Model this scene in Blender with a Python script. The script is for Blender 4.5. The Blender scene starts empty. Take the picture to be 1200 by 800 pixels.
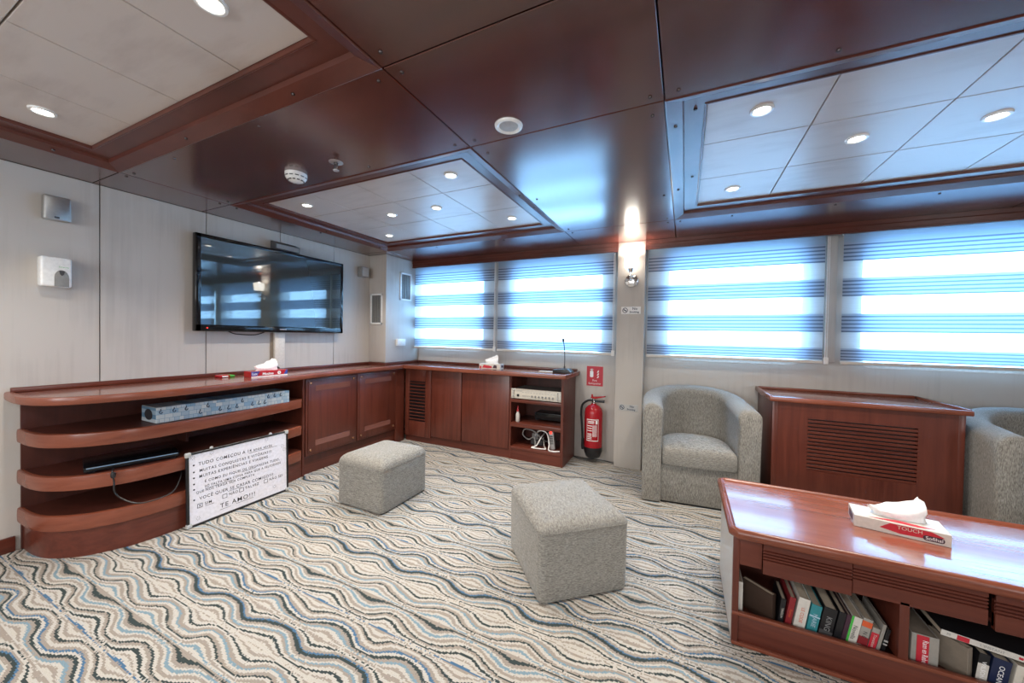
import bpy, bmesh, math, random
from mathutils import Vector, Matrix
random.seed(7)
C = bpy.context.collection
SC = bpy.context.scene
PI = math.pi

# ------------------------------------------------------------------ camera
cam_d = bpy.data.cameras.new('camera')
cam = bpy.data.objects.new('camera', cam_d); C.objects.link(cam)
FPX = 426.9
cam_d.sensor_fit = 'HORIZONTAL'; cam_d.sensor_width = 36.0
cam_d.lens = 36.0*FPX/1200.0
cam_d.clip_start = 0.02
yaw, pit, rol = -0.441767, -0.016259, 0.0175906
f = Vector((math.sin(yaw)*math.cos(pit), math.cos(yaw)*math.cos(pit), math.sin(pit)))
r0 = Vector((math.cos(yaw), -math.sin(yaw), 0)); u0 = r0.cross(f)
rt = math.cos(rol)*r0 + math.sin(rol)*u0
up = -math.sin(rol)*r0 + math.cos(rol)*u0
cam.matrix_world = Matrix(((rt.x, up.x, -f.x, 0), (rt.y, up.y, -f.y, 0), (rt.z, up.z, -f.z, 1.27), (0, 0, 0, 1)))
SC.camera = cam

# ------------------------------------------------------------------ world, exposure, room lights
W = bpy.data.worlds.new('sky'); SC.world = W; W.use_nodes = True
wb = W.node_tree.nodes['Background']
wb.inputs[0].default_value = (0.33, 0.65, 1.0, 1); wb.inputs[1].default_value = 13.0
SC.view_settings.view_transform = 'Standard'; SC.view_settings.look = 'None'
SC.view_settings.exposure = 0.22; SC.view_settings.gamma = 1.0
SC.view_settings.use_curve_mapping = False
SC.cycles.max_bounces = 10; SC.cycles.diffuse_bounces = 5; SC.cycles.glossy_bounces = 4
SC.cycles.transmission_bounces = 6; SC.cycles.transparent_max_bounces = 12
SC.cycles.sample_clamp_indirect = 6.0
SC.cycles.caustics_reflective = False; SC.cycles.caustics_refractive = False
DOWN_W = 44.0          # each recessed downlight
REAR_W = 17.0         # each unseen area light added over the rear half of the room
SCONCE_W = 7.0
def lamp(name, kind, loc, energy, color, parent=None, rot=(0, 0, 0), **kw):
    d = bpy.data.lights.new(name, kind); d.energy = energy; d.color = color
    for k, v in kw.items(): setattr(d, k, v)
    o = bpy.data.objects.new(name, d); C.objects.link(o); o.location = loc; o.rotation_euler = rot
    if parent: o.parent = parent
    return o
for lx, ly, le in ((-2.2, -0.9, 1.15), (-0.4, -0.9, 1.0), (1.9, -0.6, 0.55), (-2.0, -2.3, 1.2), (0.2, -2.3, 0.9), (2.4, -2.2, 0.5)):
    lamp('rear_ceiling_fill', 'AREA', (lx, ly, 2.18), REAR_W*le, (1.0, 0.955, 0.91), shape='RECTANGLE', size=0.9, size_y=0.45)  # unseen fill lights added to brighten the room from behind

# added daylight fill on the unseen back and right walls, no windows there
for lx, ly, rz, le in ((-1.9, -3.19, 0.0, 42.0), (-0.2, -3.19, 0.0, 30.0), (3.59, -0.6, PI/2, 30.0)):
    lamp('unseen_wall_fill', 'AREA', (lx, ly, 1.55), le, (0.93, 0.97, 1.0), rot=(PI/2, 0, rz), shape='RECTANGLE', size=1.3, size_y=0.95)

# ------------------------------------------------------------------ materials
def nt(name):
    m = bpy.data.materials.new(name); m.use_nodes = True
    t = m.node_tree; b = t.nodes['Principled BSDF']
    return m, t, b
def L(t, a, b): t.links.new(a, b)
def ramp(t, stops, interp='LINEAR'):
    n = t.nodes.new('ShaderNodeValToRGB'); cr = n.color_ramp; cr.interpolation = interp
    while len(cr.elements) > 1: cr.elements.remove(cr.elements[-1])
    cr.elements[0].position = stops[0][0]; cr.elements[0].color = (*stops[0][1], 1)
    for p, c in stops[1:]:
        e = cr.elements.new(p); e.color = (*c, 1)
    return n
def coords(t, scale=(1, 1, 1), kind='Object'):
    tc = t.nodes.new('ShaderNodeTexCoord'); mp = t.nodes.new('ShaderNodeMapping')
    mp.inputs['Scale'].default_value = scale; L(t, tc.outputs[kind], mp.inputs['Vector'])
    return mp.outputs[0]
def plain(name, col, rough=0.5, metal=0.0, spec=0.5, emit=None, es=0.0, coat=0.0):
    m, t, b = nt(name)
    n = t.nodes.new('ShaderNodeTexNoise'); n.inputs['Scale'].default_value = 60
    L(t, coords(t), n.inputs['Vector'])
    rp = ramp(t, [(0.3, tuple(c*0.93 for c in col)), (0.7, tuple(min(1, c*1.05) for c in col))])
    L(t, n.outputs[0], rp.inputs[0]); L(t, rp.outputs[0], b.inputs['Base Color'])
    b.inputs['Roughness'].default_value = rough; b.inputs['Metallic'].default_value = metal
    b.inputs['Specular IOR Level'].default_value = spec; b.inputs['Coat Weight'].default_value = coat
    if emit:
        b.inputs['Emission Color'].default_value = (*emit, 1); b.inputs['Emission Strength'].default_value = es
    return m
def wood(name, c1, c2, scale, rough, bump=0.02, spec=0.5, coat=0.0):
    m, t, b = nt(name)
    v = coords(t, scale)
    n = t.nodes.new('ShaderNodeTexNoise'); n.inputs['Scale'].default_value = 1.0; n.inputs['Detail'].default_value = 8; n.inputs['Roughness'].default_value = 0.62
    n.inputs['Distortion'].default_value = 0.6
    L(t, v, n.inputs['Vector'])
    n2 = t.nodes.new('ShaderNodeTexNoise'); n2.inputs['Scale'].default_value = 2.2; n2.inputs['Detail'].default_value = 2
    L(t, coords(t), n2.inputs['Vector'])
    mx = t.nodes.new('ShaderNodeMath'); mx.operation = 'MULTIPLY_ADD'; mx.inputs[1].default_value = 0.35
    L(t, n2.outputs[0], mx.inputs[0]); L(t, n.outputs[0], mx.inputs[2])
    rp = ramp(t, [(0.42, c1), (0.85, c2)])
    L(t, mx.outputs[0], rp.inputs[0]); L(t, rp.outputs[0], b.inputs['Base Color'])
    b.inputs['Roughness'].default_value = rough; b.inputs['Specular IOR Level'].default_value = spec
    b.inputs['Coat Weight'].default_value = coat; b.inputs['Coat Roughness'].default_value = 0.08
    bp = t.nodes.new('ShaderNodeBump'); bp.inputs['Strength'].default_value = bump; bp.inputs['Distance'].default_value = 0.01
    L(t, n.outputs[0], bp.inputs['Height']); L(t, bp.outputs[0], b.inputs['Normal'])
    return m
MAT = {}
# joinery mahogany: grain upright, along y and along x
D1, D2 = (0.070, 0.0145, 0.009), (0.138, 0.034, 0.020)
MAT['wood_z'] = wood('mahogany_upright', D1, D2, (28, 28, 1.6), 0.32)
MAT['wood_y'] = wood('mahogany_along_y', D1, D2, (28, 1.6, 28), 0.30)
MAT['wood_x'] = wood('mahogany_along_x', D1, D2, (1.6, 28, 28), 0.30)
MAT['top'] = wood('mahogany_worktop', (0.125, 0.034, 0.020), (0.20, 0.060, 0.036), (6, 3, 20), 0.22, coat=0.5)
MAT['table_top'] = wood('mahogany_table_top', (0.20, 0.055, 0.030), (0.31, 0.10, 0.058), (2, 26, 26), 0.17, coat=0.6)
MAT['nose'] = wood('mahogany_edge', (0.15, 0.040, 0.022), (0.23, 0.066, 0.036), (5, 5, 30), 0.27)
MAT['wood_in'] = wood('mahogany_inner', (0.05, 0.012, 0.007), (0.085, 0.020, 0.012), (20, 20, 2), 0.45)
MAT['ceil'] = wood('mahogany_ceiling', (0.050, 0.0105, 0.0065), (0.098, 0.022, 0.0135), (1.1, 9, 9), 0.22, bump=0.02, spec=0.5, coat=0.75)
MAT['ceil'].node_tree.nodes['Principled BSDF'].inputs['Coat IOR'].default_value = 1.62
MAT['ceil'].node_tree.nodes['Principled BSDF'].inputs['Coat Roughness'].default_value = 0.17
MAT['ceil_trim'] = wood('mahogany_ceiling_trim', (0.065, 0.017, 0.011), (0.120, 0.032, 0.021), (3, 3, 20), 0.28, bump=0.005)
MAT['pale_reflection'] = wood('pale_reflection', (0.17, 0.065, 0.05), (0.23, 0.095, 0.075), (28, 1.6, 28), 0.14)  # paler wood imitating reflections on the doors' inner bevels
def wall_mat(name, c1, c2, sc):
    m, t, b = nt(name)
    n = t.nodes.new('ShaderNodeTexNoise'); n.inputs['Scale'].default_value = 1; n.inputs['Detail'].default_value = 7; n.inputs['Roughness'].default_value = 0.6
    L(t, coords(t, sc), n.inputs['Vector'])
    n2 = t.nodes.new('ShaderNodeTexNoise'); n2.inputs['Scale'].default_value = 2.3; n2.inputs['Detail'].default_value = 3
    L(t, coords(t), n2.inputs['Vector'])
    ad = t.nodes.new('ShaderNodeMath'); ad.operation = 'ADD'; L(t, n.outputs[0], ad.inputs[0]); L(t, n2.outputs[0], ad.inputs[1])
    rp = ramp(t, [(0.65, c1), (1.35, c2)]); L(t, ad.outputs[0], rp.inputs[0])
    L(t, rp.outputs[0], b.inputs['Base Color']); b.inputs['Roughness'].default_value = 0.42
    b.inputs['Specular IOR Level'].default_value = 0.35
    return m
MAT['wall'] = wall_mat('pale_laminate_wall', (0.445, 0.412, 0.378), (0.525, 0.49, 0.452), (26, 26, 1.0))
MAT['tile'] = wall_mat('pale_ceiling_tile', (0.47, 0.40, 0.362), (0.565, 0.50, 0.46), (3, 14, 3))
MAT['tile'].node_tree.nodes['Principled BSDF'].inputs['Roughness'].default_value = 0.3
MAT['joint'] = plain('dark_joint', (0.05, 0.04, 0.035), 0.7)
def fabric(name, c1, c2, sc):
    m, t, b = nt(name)
    na = t.nodes.new('ShaderNodeTexNoise'); na.inputs['Scale'].default_value = 1; na.inputs['Detail'].default_value = 2
    L(t, coords(t, sc), na.inputs['Vector'])
    nb = t.nodes.new('ShaderNodeTexNoise'); nb.inputs['Scale'].default_value = 1; nb.inputs['Detail'].default_value = 1
    L(t, coords(t, tuple(q*0.45 for q in sc)), nb.inputs['Vector'])
    ad = t.nodes.new('ShaderNodeMath'); ad.operation = 'MULTIPLY_ADD'; ad.inputs[1].default_value = 0.5; L(t, nb.outputs[0], ad.inputs[0]); L(t, na.outputs[0], ad.inputs[2])
    rp = ramp(t, [(0.52, c1), (0.98, c2)]); L(t, ad.outputs[0], rp.inputs[0])
    L(t, rp.outputs[0], b.inputs['Base Color']); b.inputs['Roughness'].default_value = 0.9
    b.inputs['Specular IOR Level'].default_value = 0.15
    b.inputs['Sheen Weight'].default_value = 0.2; b.inputs['Sheen Roughness'].default_value = 0.5
    bp = t.nodes.new('ShaderNodeBump'); bp.inputs['Strength'].default_value = 0.3; bp.inputs['Distance'].default_value = 0.002
    L(t, ad.outputs[0], bp.inputs['Height']); L(t, bp.outputs[0], b.inputs['Normal'])
    return m
FC1, FC2 = (0.118, 0.111, 0.098), (0.36, 0.345, 0.312)
MAT['fabric'] = fabric('grey_tweed_upright', FC1, FC2, (480, 480, 75))
MAT['fabric_h'] = fabric('grey_tweed_level', FC1, FC2, (95, 95, 520))
MAT['fabric_t'] = fabric('grey_tweed_top', FC1, FC2, (460, 95, 260))
def carpet():
    m, t, b = nt('wavy_carpet')
    tc = t.nodes.new('ShaderNodeTexCoord')
    nz = t.nodes.new('ShaderNodeTexNoise'); nz.inputs['Scale'].default_value = 5.0; nz.inputs['Detail'].default_value = 1
    L(t, tc.outputs['Object'], nz.inputs['Vector'])
    sn = t.nodes.new('ShaderNodeVectorMath'); sn.operation = 'SNAP'; sn.inputs[1].default_value = (0.0055, 0.0055, 1)
    L(t, tc.outputs['Object'], sn.inputs[0])
    jn = t.nodes.new('ShaderNodeTexWhiteNoise'); jn.noise_dimensions = '2D'; L(t, sn.outputs[0], jn.inputs['Vector'])
    sx = t.nodes.new('ShaderNodeSeparateXYZ'); L(t, sn.outputs[0], sx.inputs[0])
    def mth(op, a, bb, cc=None):
        n = t.nodes.new('ShaderNodeMath'); n.operation = op
        for i, v in enumerate((a, bb, cc)):
            if v is None: continue
            if hasattr(v, 'is_linked'): L(t, v, n.inputs[i])
            else: n.inputs[i].default_value = v
        return n.outputs[0]
    LX, PY = 0.385, 0.28
    wob = mth('MULTIPLY_ADD', nz.outputs[0], 0.12, -0.06)
    x = mth('ADD', sx.outputs[0], 3.07); y = mth('ADD', sx.outputs[1], -0.60)
    kx = mth('MULTIPLY', mth('ADD', x, wob), 2*PI/LX)
    yy = mth('ADD', y, mth('MULTIPLY', jn.outputs[0], 0.004))
    ky = mth('MULTIPLY', yy, 2*PI/PY)
    # staggered rows of eyes: the lines spread at an eye's centre and pinch at its ends
    F = mth('MULTIPLY_ADD', mth('MULTIPLY', mth('COSINE', kx, 0), mth('SINE', ky, 0)), -0.74/(2*PI), mth('DIVIDE', yy, PY))
    half = mth('FRACT', mth('MULTIPLY', F, 0.5), 0)
    fr = mth('FRACT', F, 0)
    cr_, ta, dk, bl, lb = (0.50, 0.47, 0.42), (0.315, 0.275, 0.235), (0.045, 0.060, 0.060), (0.075, 0.155, 0.26), (0.20, 0.29, 0.345)
    seqA = [(bl, .35), (cr_, .7), (ta, .45), (cr_, .7), (dk, .7), (cr_, .7), (ta, .8), (dk, .55), (cr_, .8), (ta, .9), (cr_, .7), (lb, .8), (cr_, .6), (ta, 1.0), (dk, .9), (ta, .8), (cr_, .8),
            (lb, .7), (cr_, .8), (ta, 1.0), (cr_, .7), (dk, .55), (ta, .8), (cr_, .9), (lb, .6), (ta, .8), (cr_, .8), (dk, .65), (cr_, .7), (ta, .5), (cr_, .7), (ta, .3)]
    seqB = [(cr_, .8), (ta, .6), (cr_, .8), (dk, .7), (cr_, .9), (ta, .7), (lb, .6), (cr_, .6), (ta, .9), (dk, 1.0), (bl, .4), (ta, .9), (cr_, .7), (dk, .55), (cr_, .8), (ta, .8), (cr_, .9), (ta, .7), (cr_, .8),
            (lb, .7), (ta, .9), (dk, .9), (cr_, .7), (bl, .6), (ta, .8), (cr_, .9), (ta, .6), (dk, .6), (cr_, .8), (ta, .6), (cr_, .8), (ta, .5)]
    def rampof(seq):
        n_ = len(seq); seq = [(c, w*(0.5+0.8*math.sin(2*PI*(k+0.5)/n_)**2)) for k, (c, w) in enumerate(seq)]
        tot = sum(w for _, w in seq); p = 0; stops = []
        for c, w in seq:
            stops.append((p/tot, c)); p += w
        r_ = ramp(t, stops, 'CONSTANT'); L(t, fr, r_.inputs[0]); return r_
    rA, rB = rampof(seqA), rampof(seqB)
    rp_ = t.nodes.new('ShaderNodeMix'); rp_.data_type = 'RGBA'
    L(t, mth('GREATER_THAN', half, 0.5), rp_.inputs[0]); L(t, rA.outputs[0], rp_.inputs[6]); L(t, rB.outputs[0], rp_.inputs[7])
    n3 = t.nodes.new('ShaderNodeTexNoise'); n3.inputs['Scale'].default_value = 260; n3.inputs['Detail'].default_value = 2
    L(t, tc.outputs['Object'], n3.inputs['Vector'])
    mx = t.nodes.new('ShaderNodeMix'); mx.data_type = 'RGBA'; mx.blend_type = 'MULTIPLY'; mx.inputs[0].default_value = 0.55
    gr = ramp(t, [(0.25, (0.55, 0.55, 0.55)), (0.65, (1, 1, 1))]); L(t, n3.outputs[0], gr.inputs[0])
    L(t, rp_.outputs[2], mx.inputs[6]); L(t, gr.outputs[0], mx.inputs[7])
    L(t, mx.outputs[2], b.inputs['Base Color'])
    b.inputs['Roughness'].default_value = 0.95; b.inputs['Specular IOR Level'].default_value = 0.1
    bp = t.nodes.new('ShaderNodeBump'); bp.inputs['Strength'].default_value = 0.5; bp.inputs['Distance'].default_value = 0.004
    L(t, n3.outputs[0], bp.inputs['Height']); L(t, bp.outputs[0], b.inputs['Normal'])
    return m
MAT['carpet'] = carpet()
def patch():
    m, t, b = nt('patchwork_print')
    tc = t.nodes.new('ShaderNodeTexCoord'); mp = t.nodes.new('ShaderNodeMapping'); mp.inputs['Rotation'].default_value = (0, PI/2, PI/2)
    sp = t.nodes.new('ShaderNodeSeparateXYZ'); L(t, tc.outputs['Object'], sp.inputs[0])
    cb = t.nodes.new('ShaderNodeCombineXYZ'); L(t, sp.outputs[1], cb.inputs[0]); L(t, sp.outputs[2], cb.inputs[1])
    br = t.nodes.new('ShaderNodeTexBrick'); L(t, cb.outputs[0], br.inputs['Vector'])
    br.inputs['Scale'].default_value = 15; br.inputs['Brick Width'].default_value = 0.62; br.inputs['Row Height'].default_value = 0.40
    br.inputs['Color1'].default_value = (0.55, 0.58, 0.58, 1); br.inputs['Color2'].default_value = (0.22, 0.36, 0.50, 1); br.inputs['Mortar'].default_value = (0.14, 0.25, 0.36, 1)
    br.inputs['Mortar Size'].default_value = 0.015; br.inputs['Bias'].default_value = 0.0; br.offset = 0.37; br.squash = 0.6; br.squash_frequency = 3
    L(t, br.outputs[0], b.inputs['Base Color']); b.inputs['Roughness'].default_value = 0.25
    return m
MAT['patchprint'] = patch()
def blind_mat(name, col, trans, see, stripes=0):
    m = bpy.data.materials.new(name); m.use_nodes = True; t = m.node_tree
    t.nodes.clear()
    out = t.nodes.new('ShaderNodeOutputMaterial')
    d = t.nodes.new('ShaderNodeBsdfDiffuse'); tr = t.nodes.new('ShaderNodeBsdfTranslucent'); tp = t.nodes.new('ShaderNodeBsdfTransparent')
    m1 = t.nodes.new('ShaderNodeMixShader'); m2 = t.nodes.new('ShaderNodeMixShader')
    tr.inputs[0].default_value = (*trans, 1)
    tp.inputs[0].default_value = (1, 1, 1, 1)
    n = t.nodes.new('ShaderNodeTexNoise'); n.inputs['Scale'].default_value = 1; n.inputs['Detail'].default_value = 2
    L(t, coords(t, (6, 6, 160)), n.inputs['Vector'])
    rp = ramp(t, [(0.35, tuple(c*0.85 for c in col)), (0.65, col)]); L(t, n.outputs[0], rp.inputs[0])
    L(t, rp.outputs[0], d.inputs[0])
    m1.inputs[0].default_value = 0.6
    L(t, d.outputs[0], m1.inputs[1]); L(t, tr.outputs[0], m1.inputs[2])
    m2.inputs[0].default_value = see
    L(t, m1.outputs[0], m2.inputs[1]); L(t, tp.outputs[0], m2.inputs[2])
    L(t, m2.outputs[0], out.inputs[0])
    return m
MAT['sheer'] = blind_mat('sheer_blind_fabric', (0.85, 0.87, 0.88), (0.88, 0.90, 0.93), 0.42)
MAT['dense'] = blind_mat('dense_blind_fabric', (0.60, 0.60, 0.61), (0.23, 0.29, 0.37), 0.01)
MAT['densedark'] = blind_mat('dark_blind_stripe', (0.17, 0.155, 0.15), (0.11, 0.15, 0.22), 0.0)
MAT['blindtop'] = blind_mat('plain_blind_top', (0.50, 0.55, 0.58), (0.26, 0.34, 0.44), 0.02)
m, t, b = nt('tv_screen_dark')
b.inputs['Base Color'].default_value = (0.034, 0.048, 0.050, 1); b.inputs['Roughness'].default_value = 0.02; b.inputs['Specular IOR Level'].default_value = 0.9; b.inputs['Coat Weight'].default_value = 1.0  # grey-teal base colour stands in for part of the screen's reflections
SCREEN = m
m, t, b = nt('window_glass')
for n in list(t.nodes):
    if n.type == 'BSDF_PRINCIPLED': t.nodes.remove(n)
tp = t.nodes.new('ShaderNodeBsdfTransparent'); gl = t.nodes.new('ShaderNodeBsdfGlossy'); gl.inputs['Roughness'].default_value = 0.02
mx = t.nodes.new('ShaderNodeMixShader'); lw = t.nodes.new('ShaderNodeLayerWeight'); pw = t.nodes.new('ShaderNodeMath'); pw.operation = 'POWER'; pw.inputs[1].default_value = 5.0
sc5 = t.nodes.new('ShaderNodeMath'); sc5.operation = 'MULTIPLY_ADD'; sc5.inputs[1].default_value = 0.9; sc5.inputs[2].default_value = 0.04
L(t, lw.outputs['Facing'], pw.inputs[0]); L(t, pw.outputs[0], sc5.inputs[0])
tp.inputs[0].default_value = (0.93, 0.97, 1, 1)
L(t, sc5.outputs[0], mx.inputs[0]); L(t, tp.outputs[0], mx.inputs[1]); L(t, gl.outputs[0], mx.inputs[2]); L(t, mx.outputs[0], t.nodes['Material Output'].inputs[0])
MAT['glass'] = m
for k, a in dict(
    white=((0.78, 0.77, 0.75), 0.4), whitegloss=((0.83, 0.83, 0.82), 0.22), cream=((0.62, 0.58, 0.50), 0.45), offwhite=((0.66, 0.62, 0.57), 0.5),
    black=((0.012, 0.012, 0.014), 0.35), blackgloss=((0.006, 0.007, 0.009), 0.08), darkgrey=((0.06, 0.06, 0.062), 0.5), grey=((0.24, 0.24, 0.235), 0.5),
    red=((0.40, 0.012, 0.020), 0.25), signred=((0.50, 0.022, 0.04), 0.45), blue=((0.03, 0.06, 0.32), 0.4), ink=((0.02, 0.02, 0.025), 0.6), signink=((0.03, 0.05, 0.09), 0.6),
    lightgrey=((0.45, 0.45, 0.44), 0.45), paper=((0.88, 0.88, 0.88), 0.85), boardwhite=((0.80, 0.78, 0.84), 0.18), teal=((0.03, 0.22, 0.25), 0.5),
    paleblue=((0.42, 0.55, 0.66), 0.35), midblue=((0.20, 0.31, 0.44), 0.35), green=((0.06, 0.42, 0.06), 0.5), amp=((0.56, 0.52, 0.45), 0.4),
    navy=((0.012, 0.02, 0.06), 0.4), pages=((0.50, 0.42, 0.32), 0.85), leather=((0.045, 0.026, 0.018), 0.45), darkred=((0.22, 0.015, 0.02), 0.5),
    bookwhite=((0.60, 0.57, 0.52), 0.5), bookgrey=((0.30, 0.28, 0.25), 0.6), taupe=((0.23, 0.19, 0.15), 0.6), laminate=((0.50, 0.47, 0.44), 0.3),
    orange=((0.62, 0.10, 0.03), 0.5), clearplastic=((0.55, 0.52, 0.48), 0.3), purple=((0.05, 0.02, 0.035), 0.5), greytext=((0.25, 0.25, 0.25), 0.6)).items():
    MAT[k] = plain(k, *a)
MAT['chrome'] = plain('chrome', (0.75, 0.75, 0.75), 0.12, 1.0)
MAT['alu'] = plain('brushed_metal', (0.50, 0.50, 0.49), 0.36, 0.9)
MAT['stud'] = plain('dark_stud', (0.07, 0.06, 0.06), 0.25, 0.8)
MAT['brass'] = plain('copper_knob', (0.55, 0.28, 0.16), 0.25, 0.9)
MAT['screen'] = SCREEN
MAT['lampglow'] = plain('lamp_glow', (1, 1, 1), 0.5, emit=(1.0, 0.95, 0.85), es=14.0)
MAT['shadeglow'] = plain('shade_glow', (1, 1, 1), 0.5, emit=(1.0, 0.93, 0.80), es=6.0)
MAT['ledred'] = plain('red_indicator', (0.5, 0.01, 0.01), 0.4, emit=(1.0, 0.05, 0.03), es=1.5)

# ------------------------------------------------------------------ mesh helpers
class MB:
    """collects shapes; build() links them as one mesh object"""
    def __init__(s): s.bm = bmesh.new()
    def box(s, x0, x1, y0, y1, z0, z1, bev=0.0, seg=2, mtx=None):
        bm = s.bm
        vs = [bm.verts.new((x, y, z)) for x in (x0, x1) for y in (y0, y1) for z in (z0, z1)]
        q = ((0, 1, 3, 2), (4, 6, 7, 5), (0, 4, 5, 1), (2, 3, 7, 6), (0, 2, 6, 4), (1, 5, 7, 3))
        fs = [bm.faces.new([vs[i] for i in a]) for a in q]
        if bev > 0:
            es = list({e for f_ in fs for e in f_.edges})
            r_ = bmesh.ops.bevel(bm, geom=es, offset=bev, segments=seg, profile=0.5, affect='EDGES')
            vs = list({v for v in r_['verts']} | {v for v in vs if v.is_valid})
        if mtx is not None:
            for v in vs: v.co = mtx @ v.co
        return s
    def sheet(s, x0, x1, y, z0, z1):
        s.bm.faces.new([s.bm.verts.new(p) for p in ((x0, y, z0), (x1, y, z0), (x1, y, z1), (x0, y, z1))]); return s
    def prism(s, pts, z0, z1, bev=0.0, seg=2, axis='z', mtx=None):
        """polygon (2-D) pushed along an axis"""
        bm = s.bm
        def P(a, b_, h):
            return {'z': (a, b_, h), 'x': (h, a, b_), 'y': (a, h, b_)}[axis]
        A = [bm.verts.new(P(a, b_, z0)) for a, b_ in pts]; B = [bm.verts.new(P(a, b_, z1)) for a, b_ in pts]
        n = len(pts); fs = [bm.faces.new(A), bm.faces.new(B)]
        for i in range(n): bm.faces.new((A[i], A[(i+1) % n], B[(i+1) % n], B[i]))
        vs = A + B
        if bev > 0:
            es = list(fs[0].edges) + list(fs[1].edges)
            r_ = bmesh.ops.bevel(bm, geom=es, offset=bev, segments=seg, profile=0.5, affect='EDGES')
            vs = list({v for v in r_['verts']} | {v for v in vs if v.is_valid})
        if mtx is not None:
            for v in vs: v.co = mtx @ v.co
        return s
    def lathe(s, prof, n=24, mtx=None):
        """(radius, z) profile turned about z"""
        bm = s.bm; rings = []
        mtx = mtx or Matrix()
        for r_, z in prof:
            if r_ < 1e-6: rings.append([bm.verts.new(mtx @ Vector((0, 0, z)))])
            else: rings.append([bm.verts.new(mtx @ Vector((r_*math.cos(2*PI*i/n), r_*math.sin(2*PI*i/n), z))) for i in range(n)])
        for a, b_ in zip(rings, rings[1:]):
            for i in range(n):
                j = (i+1) % n
                if len(a) == 1 and len(b_) == 1: continue
                if len(a) == 1: bm.faces.new((a[0], b_[i], b_[j]))
                elif len(b_) == 1: bm.faces.new((a[i], b_[0], a[j]))
                else: bm.faces.new((a[i], b_[i], b_[j], a[j]))
        return s
    def tube(s, pts, r, n=8):
        bm = s.bm; pts = [Vector(p) for p in pts]; rings = []
        up_ = Vector((0, 0, 1)); prev = None
        for i, p in enumerate(pts):
            d = (pts[min(i+1, len(pts)-1)] - pts[max(i-1, 0)]).normalized()
            if prev is None:
                a = d.cross(up_ if abs(d.z) < 0.9 else Vector((1, 0, 0))).normalized()
            else:
                a = (prev - d*prev.dot(d)).normalized()
            prev = a; b_ = d.cross(a)
            rr = r[i] if isinstance(r, (list, tuple)) else r
            rings.append([bm.verts.new(p + rr*(math.cos(2*PI*k/n)*a + math.sin(2*PI*k/n)*b_)) for k in range(n)])
        for A, B in zip(rings, rings[1:]):
            for k in range(n): bm.faces.new((A[k], A[(k+1) % n], B[(k+1) % n], B[k]))
        bm.faces.new(rings[0]); bm.faces.new(rings[-1])
        return s
    def loft(s, rings, cap0=True, cap1=True, closed=True):
        bm = s.bm
        R = [[bm.verts.new(p) for p in r_] for r_ in rings]
        n = len(R[0])
        for A, B in zip(R, R[1:]):
            for k in range(n if closed else n-1): bm.faces.new((A[k], A[(k+1) % n], B[(k+1) % n], B[k]))
        if cap0: bm.faces.new(R[0])
        if cap1: bm.faces.new(R[-1])
        return s
    def text(s, body, size, mtx, align='LEFT', thick=0.0, shear=0.0, ratio=1.0, bold=0.0, space=1.0):
        cu = bpy.data.curves.new('t', 'FONT'); cu.body = body; cu.size = size; cu.align_x = align; cu.align_y = 'CENTER'
        cu.extrude = thick; cu.shear = shear; cu.resolution_u = 3; cu.offset = bold; cu.space_character = space
        o = bpy.data.objects.new('t', cu); C.objects.link(o)
        dg = bpy.context.evaluated_depsgraph_get(); dg.update()
        me = bpy.data.meshes.new_from_object(o.evaluated_get(dg))
        me.transform(mtx @ Matrix.Diagonal((ratio, 1, 1, 1)))
        s.bm.from_mesh(me)
        bpy.data.objects.remove(o); bpy.data.curves.remove(cu); bpy.data.meshes.remove(me)
        return s
    def build(s, name, mat, parent=None, smooth=35, label=None, local=False, kind=None):
        me = bpy.data.meshes.new(name)
        bmesh.ops.recalc_face_normals(s.bm, faces=s.bm.faces[:])
        if parent is not None and not local:
            org = parent.get('_o'); org = Vector(org) if org is not None else Vector()
            bmesh.ops.translate(s.bm, verts=s.bm.verts[:], vec=-org)
        s.bm.to_mesh(me); s.bm.free()
        me.materials.append(mat if not isinstance(mat, str) else MAT[mat])
        if smooth:
            me.polygons.foreach_set('use_smooth', [True]*len(me.polygons))
            me.set_sharp_from_angle(angle=math.radians(smooth))
        o = bpy.data.objects.new(name, me); C.objects.link(o)
        if parent is not None:
            o.parent = parent
            if parent.get('_o') is not None: o['_o'] = list(parent['_o'])
        if label: o['label'] = label
        if kind: o['kind'] = kind
        return o
def thing(name, label, cat, loc=(0, 0, 0), rz=0.0, group=None, kind=None):
    o = bpy.data.objects.new(name, None); C.objects.link(o); o.empty_display_size = 0.05
    o.location = loc; o.rotation_euler = (0, 0, rz); o['_o'] = list(loc)
    if kind: o['kind'] = kind
    else: o['label'] = label; o['category'] = cat
    if group: o['group'] = group
    return o
def struct(name, loc=(0, 0, 0)): return thing(name, None, None, loc, kind='structure')
def dup(root, loc, rz, label, group=None):
    r = root.copy(); C.objects.link(r); r.location = loc; r.rotation_euler = (0, 0, rz); r['label'] = label; r['_o'] = list(loc)
    if group: r['group'] = group
    for ch in list(root.children):
        c = ch.copy(); C.objects.link(c); c.parent = r
        for g in list(ch.children):
            d = g.copy(); C.objects.link(d); d.parent = c
    return r
def rrect(x0, x1, y0, y1, r, n=6):
    pts = []
    for cx, cy, a0 in ((x1-r, y1-r, 0), (x0+r, y1-r, 90), (x0+r, y0+r, 180), (x1-r, y0+r, 270)):
        for i in range(n+1):
            a = math.radians(a0 + 90*i/n); pts.append((cx + r*math.cos(a), cy + r*math.sin(a)))
    return pts
def rot_to(normal, upv=Vector((0, 0, 1))):
    """matrix whose z is the normal and whose y leans to upv"""
    z = Vector(normal).normalized(); x = upv.cross(z).normalized(); y = z.cross(x)
    return Matrix(((x.x, y.x, z.x, 0), (x.y, y.y, z.y, 0), (x.z, y.z, z.z, 0), (0, 0, 0, 1)))
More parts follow.
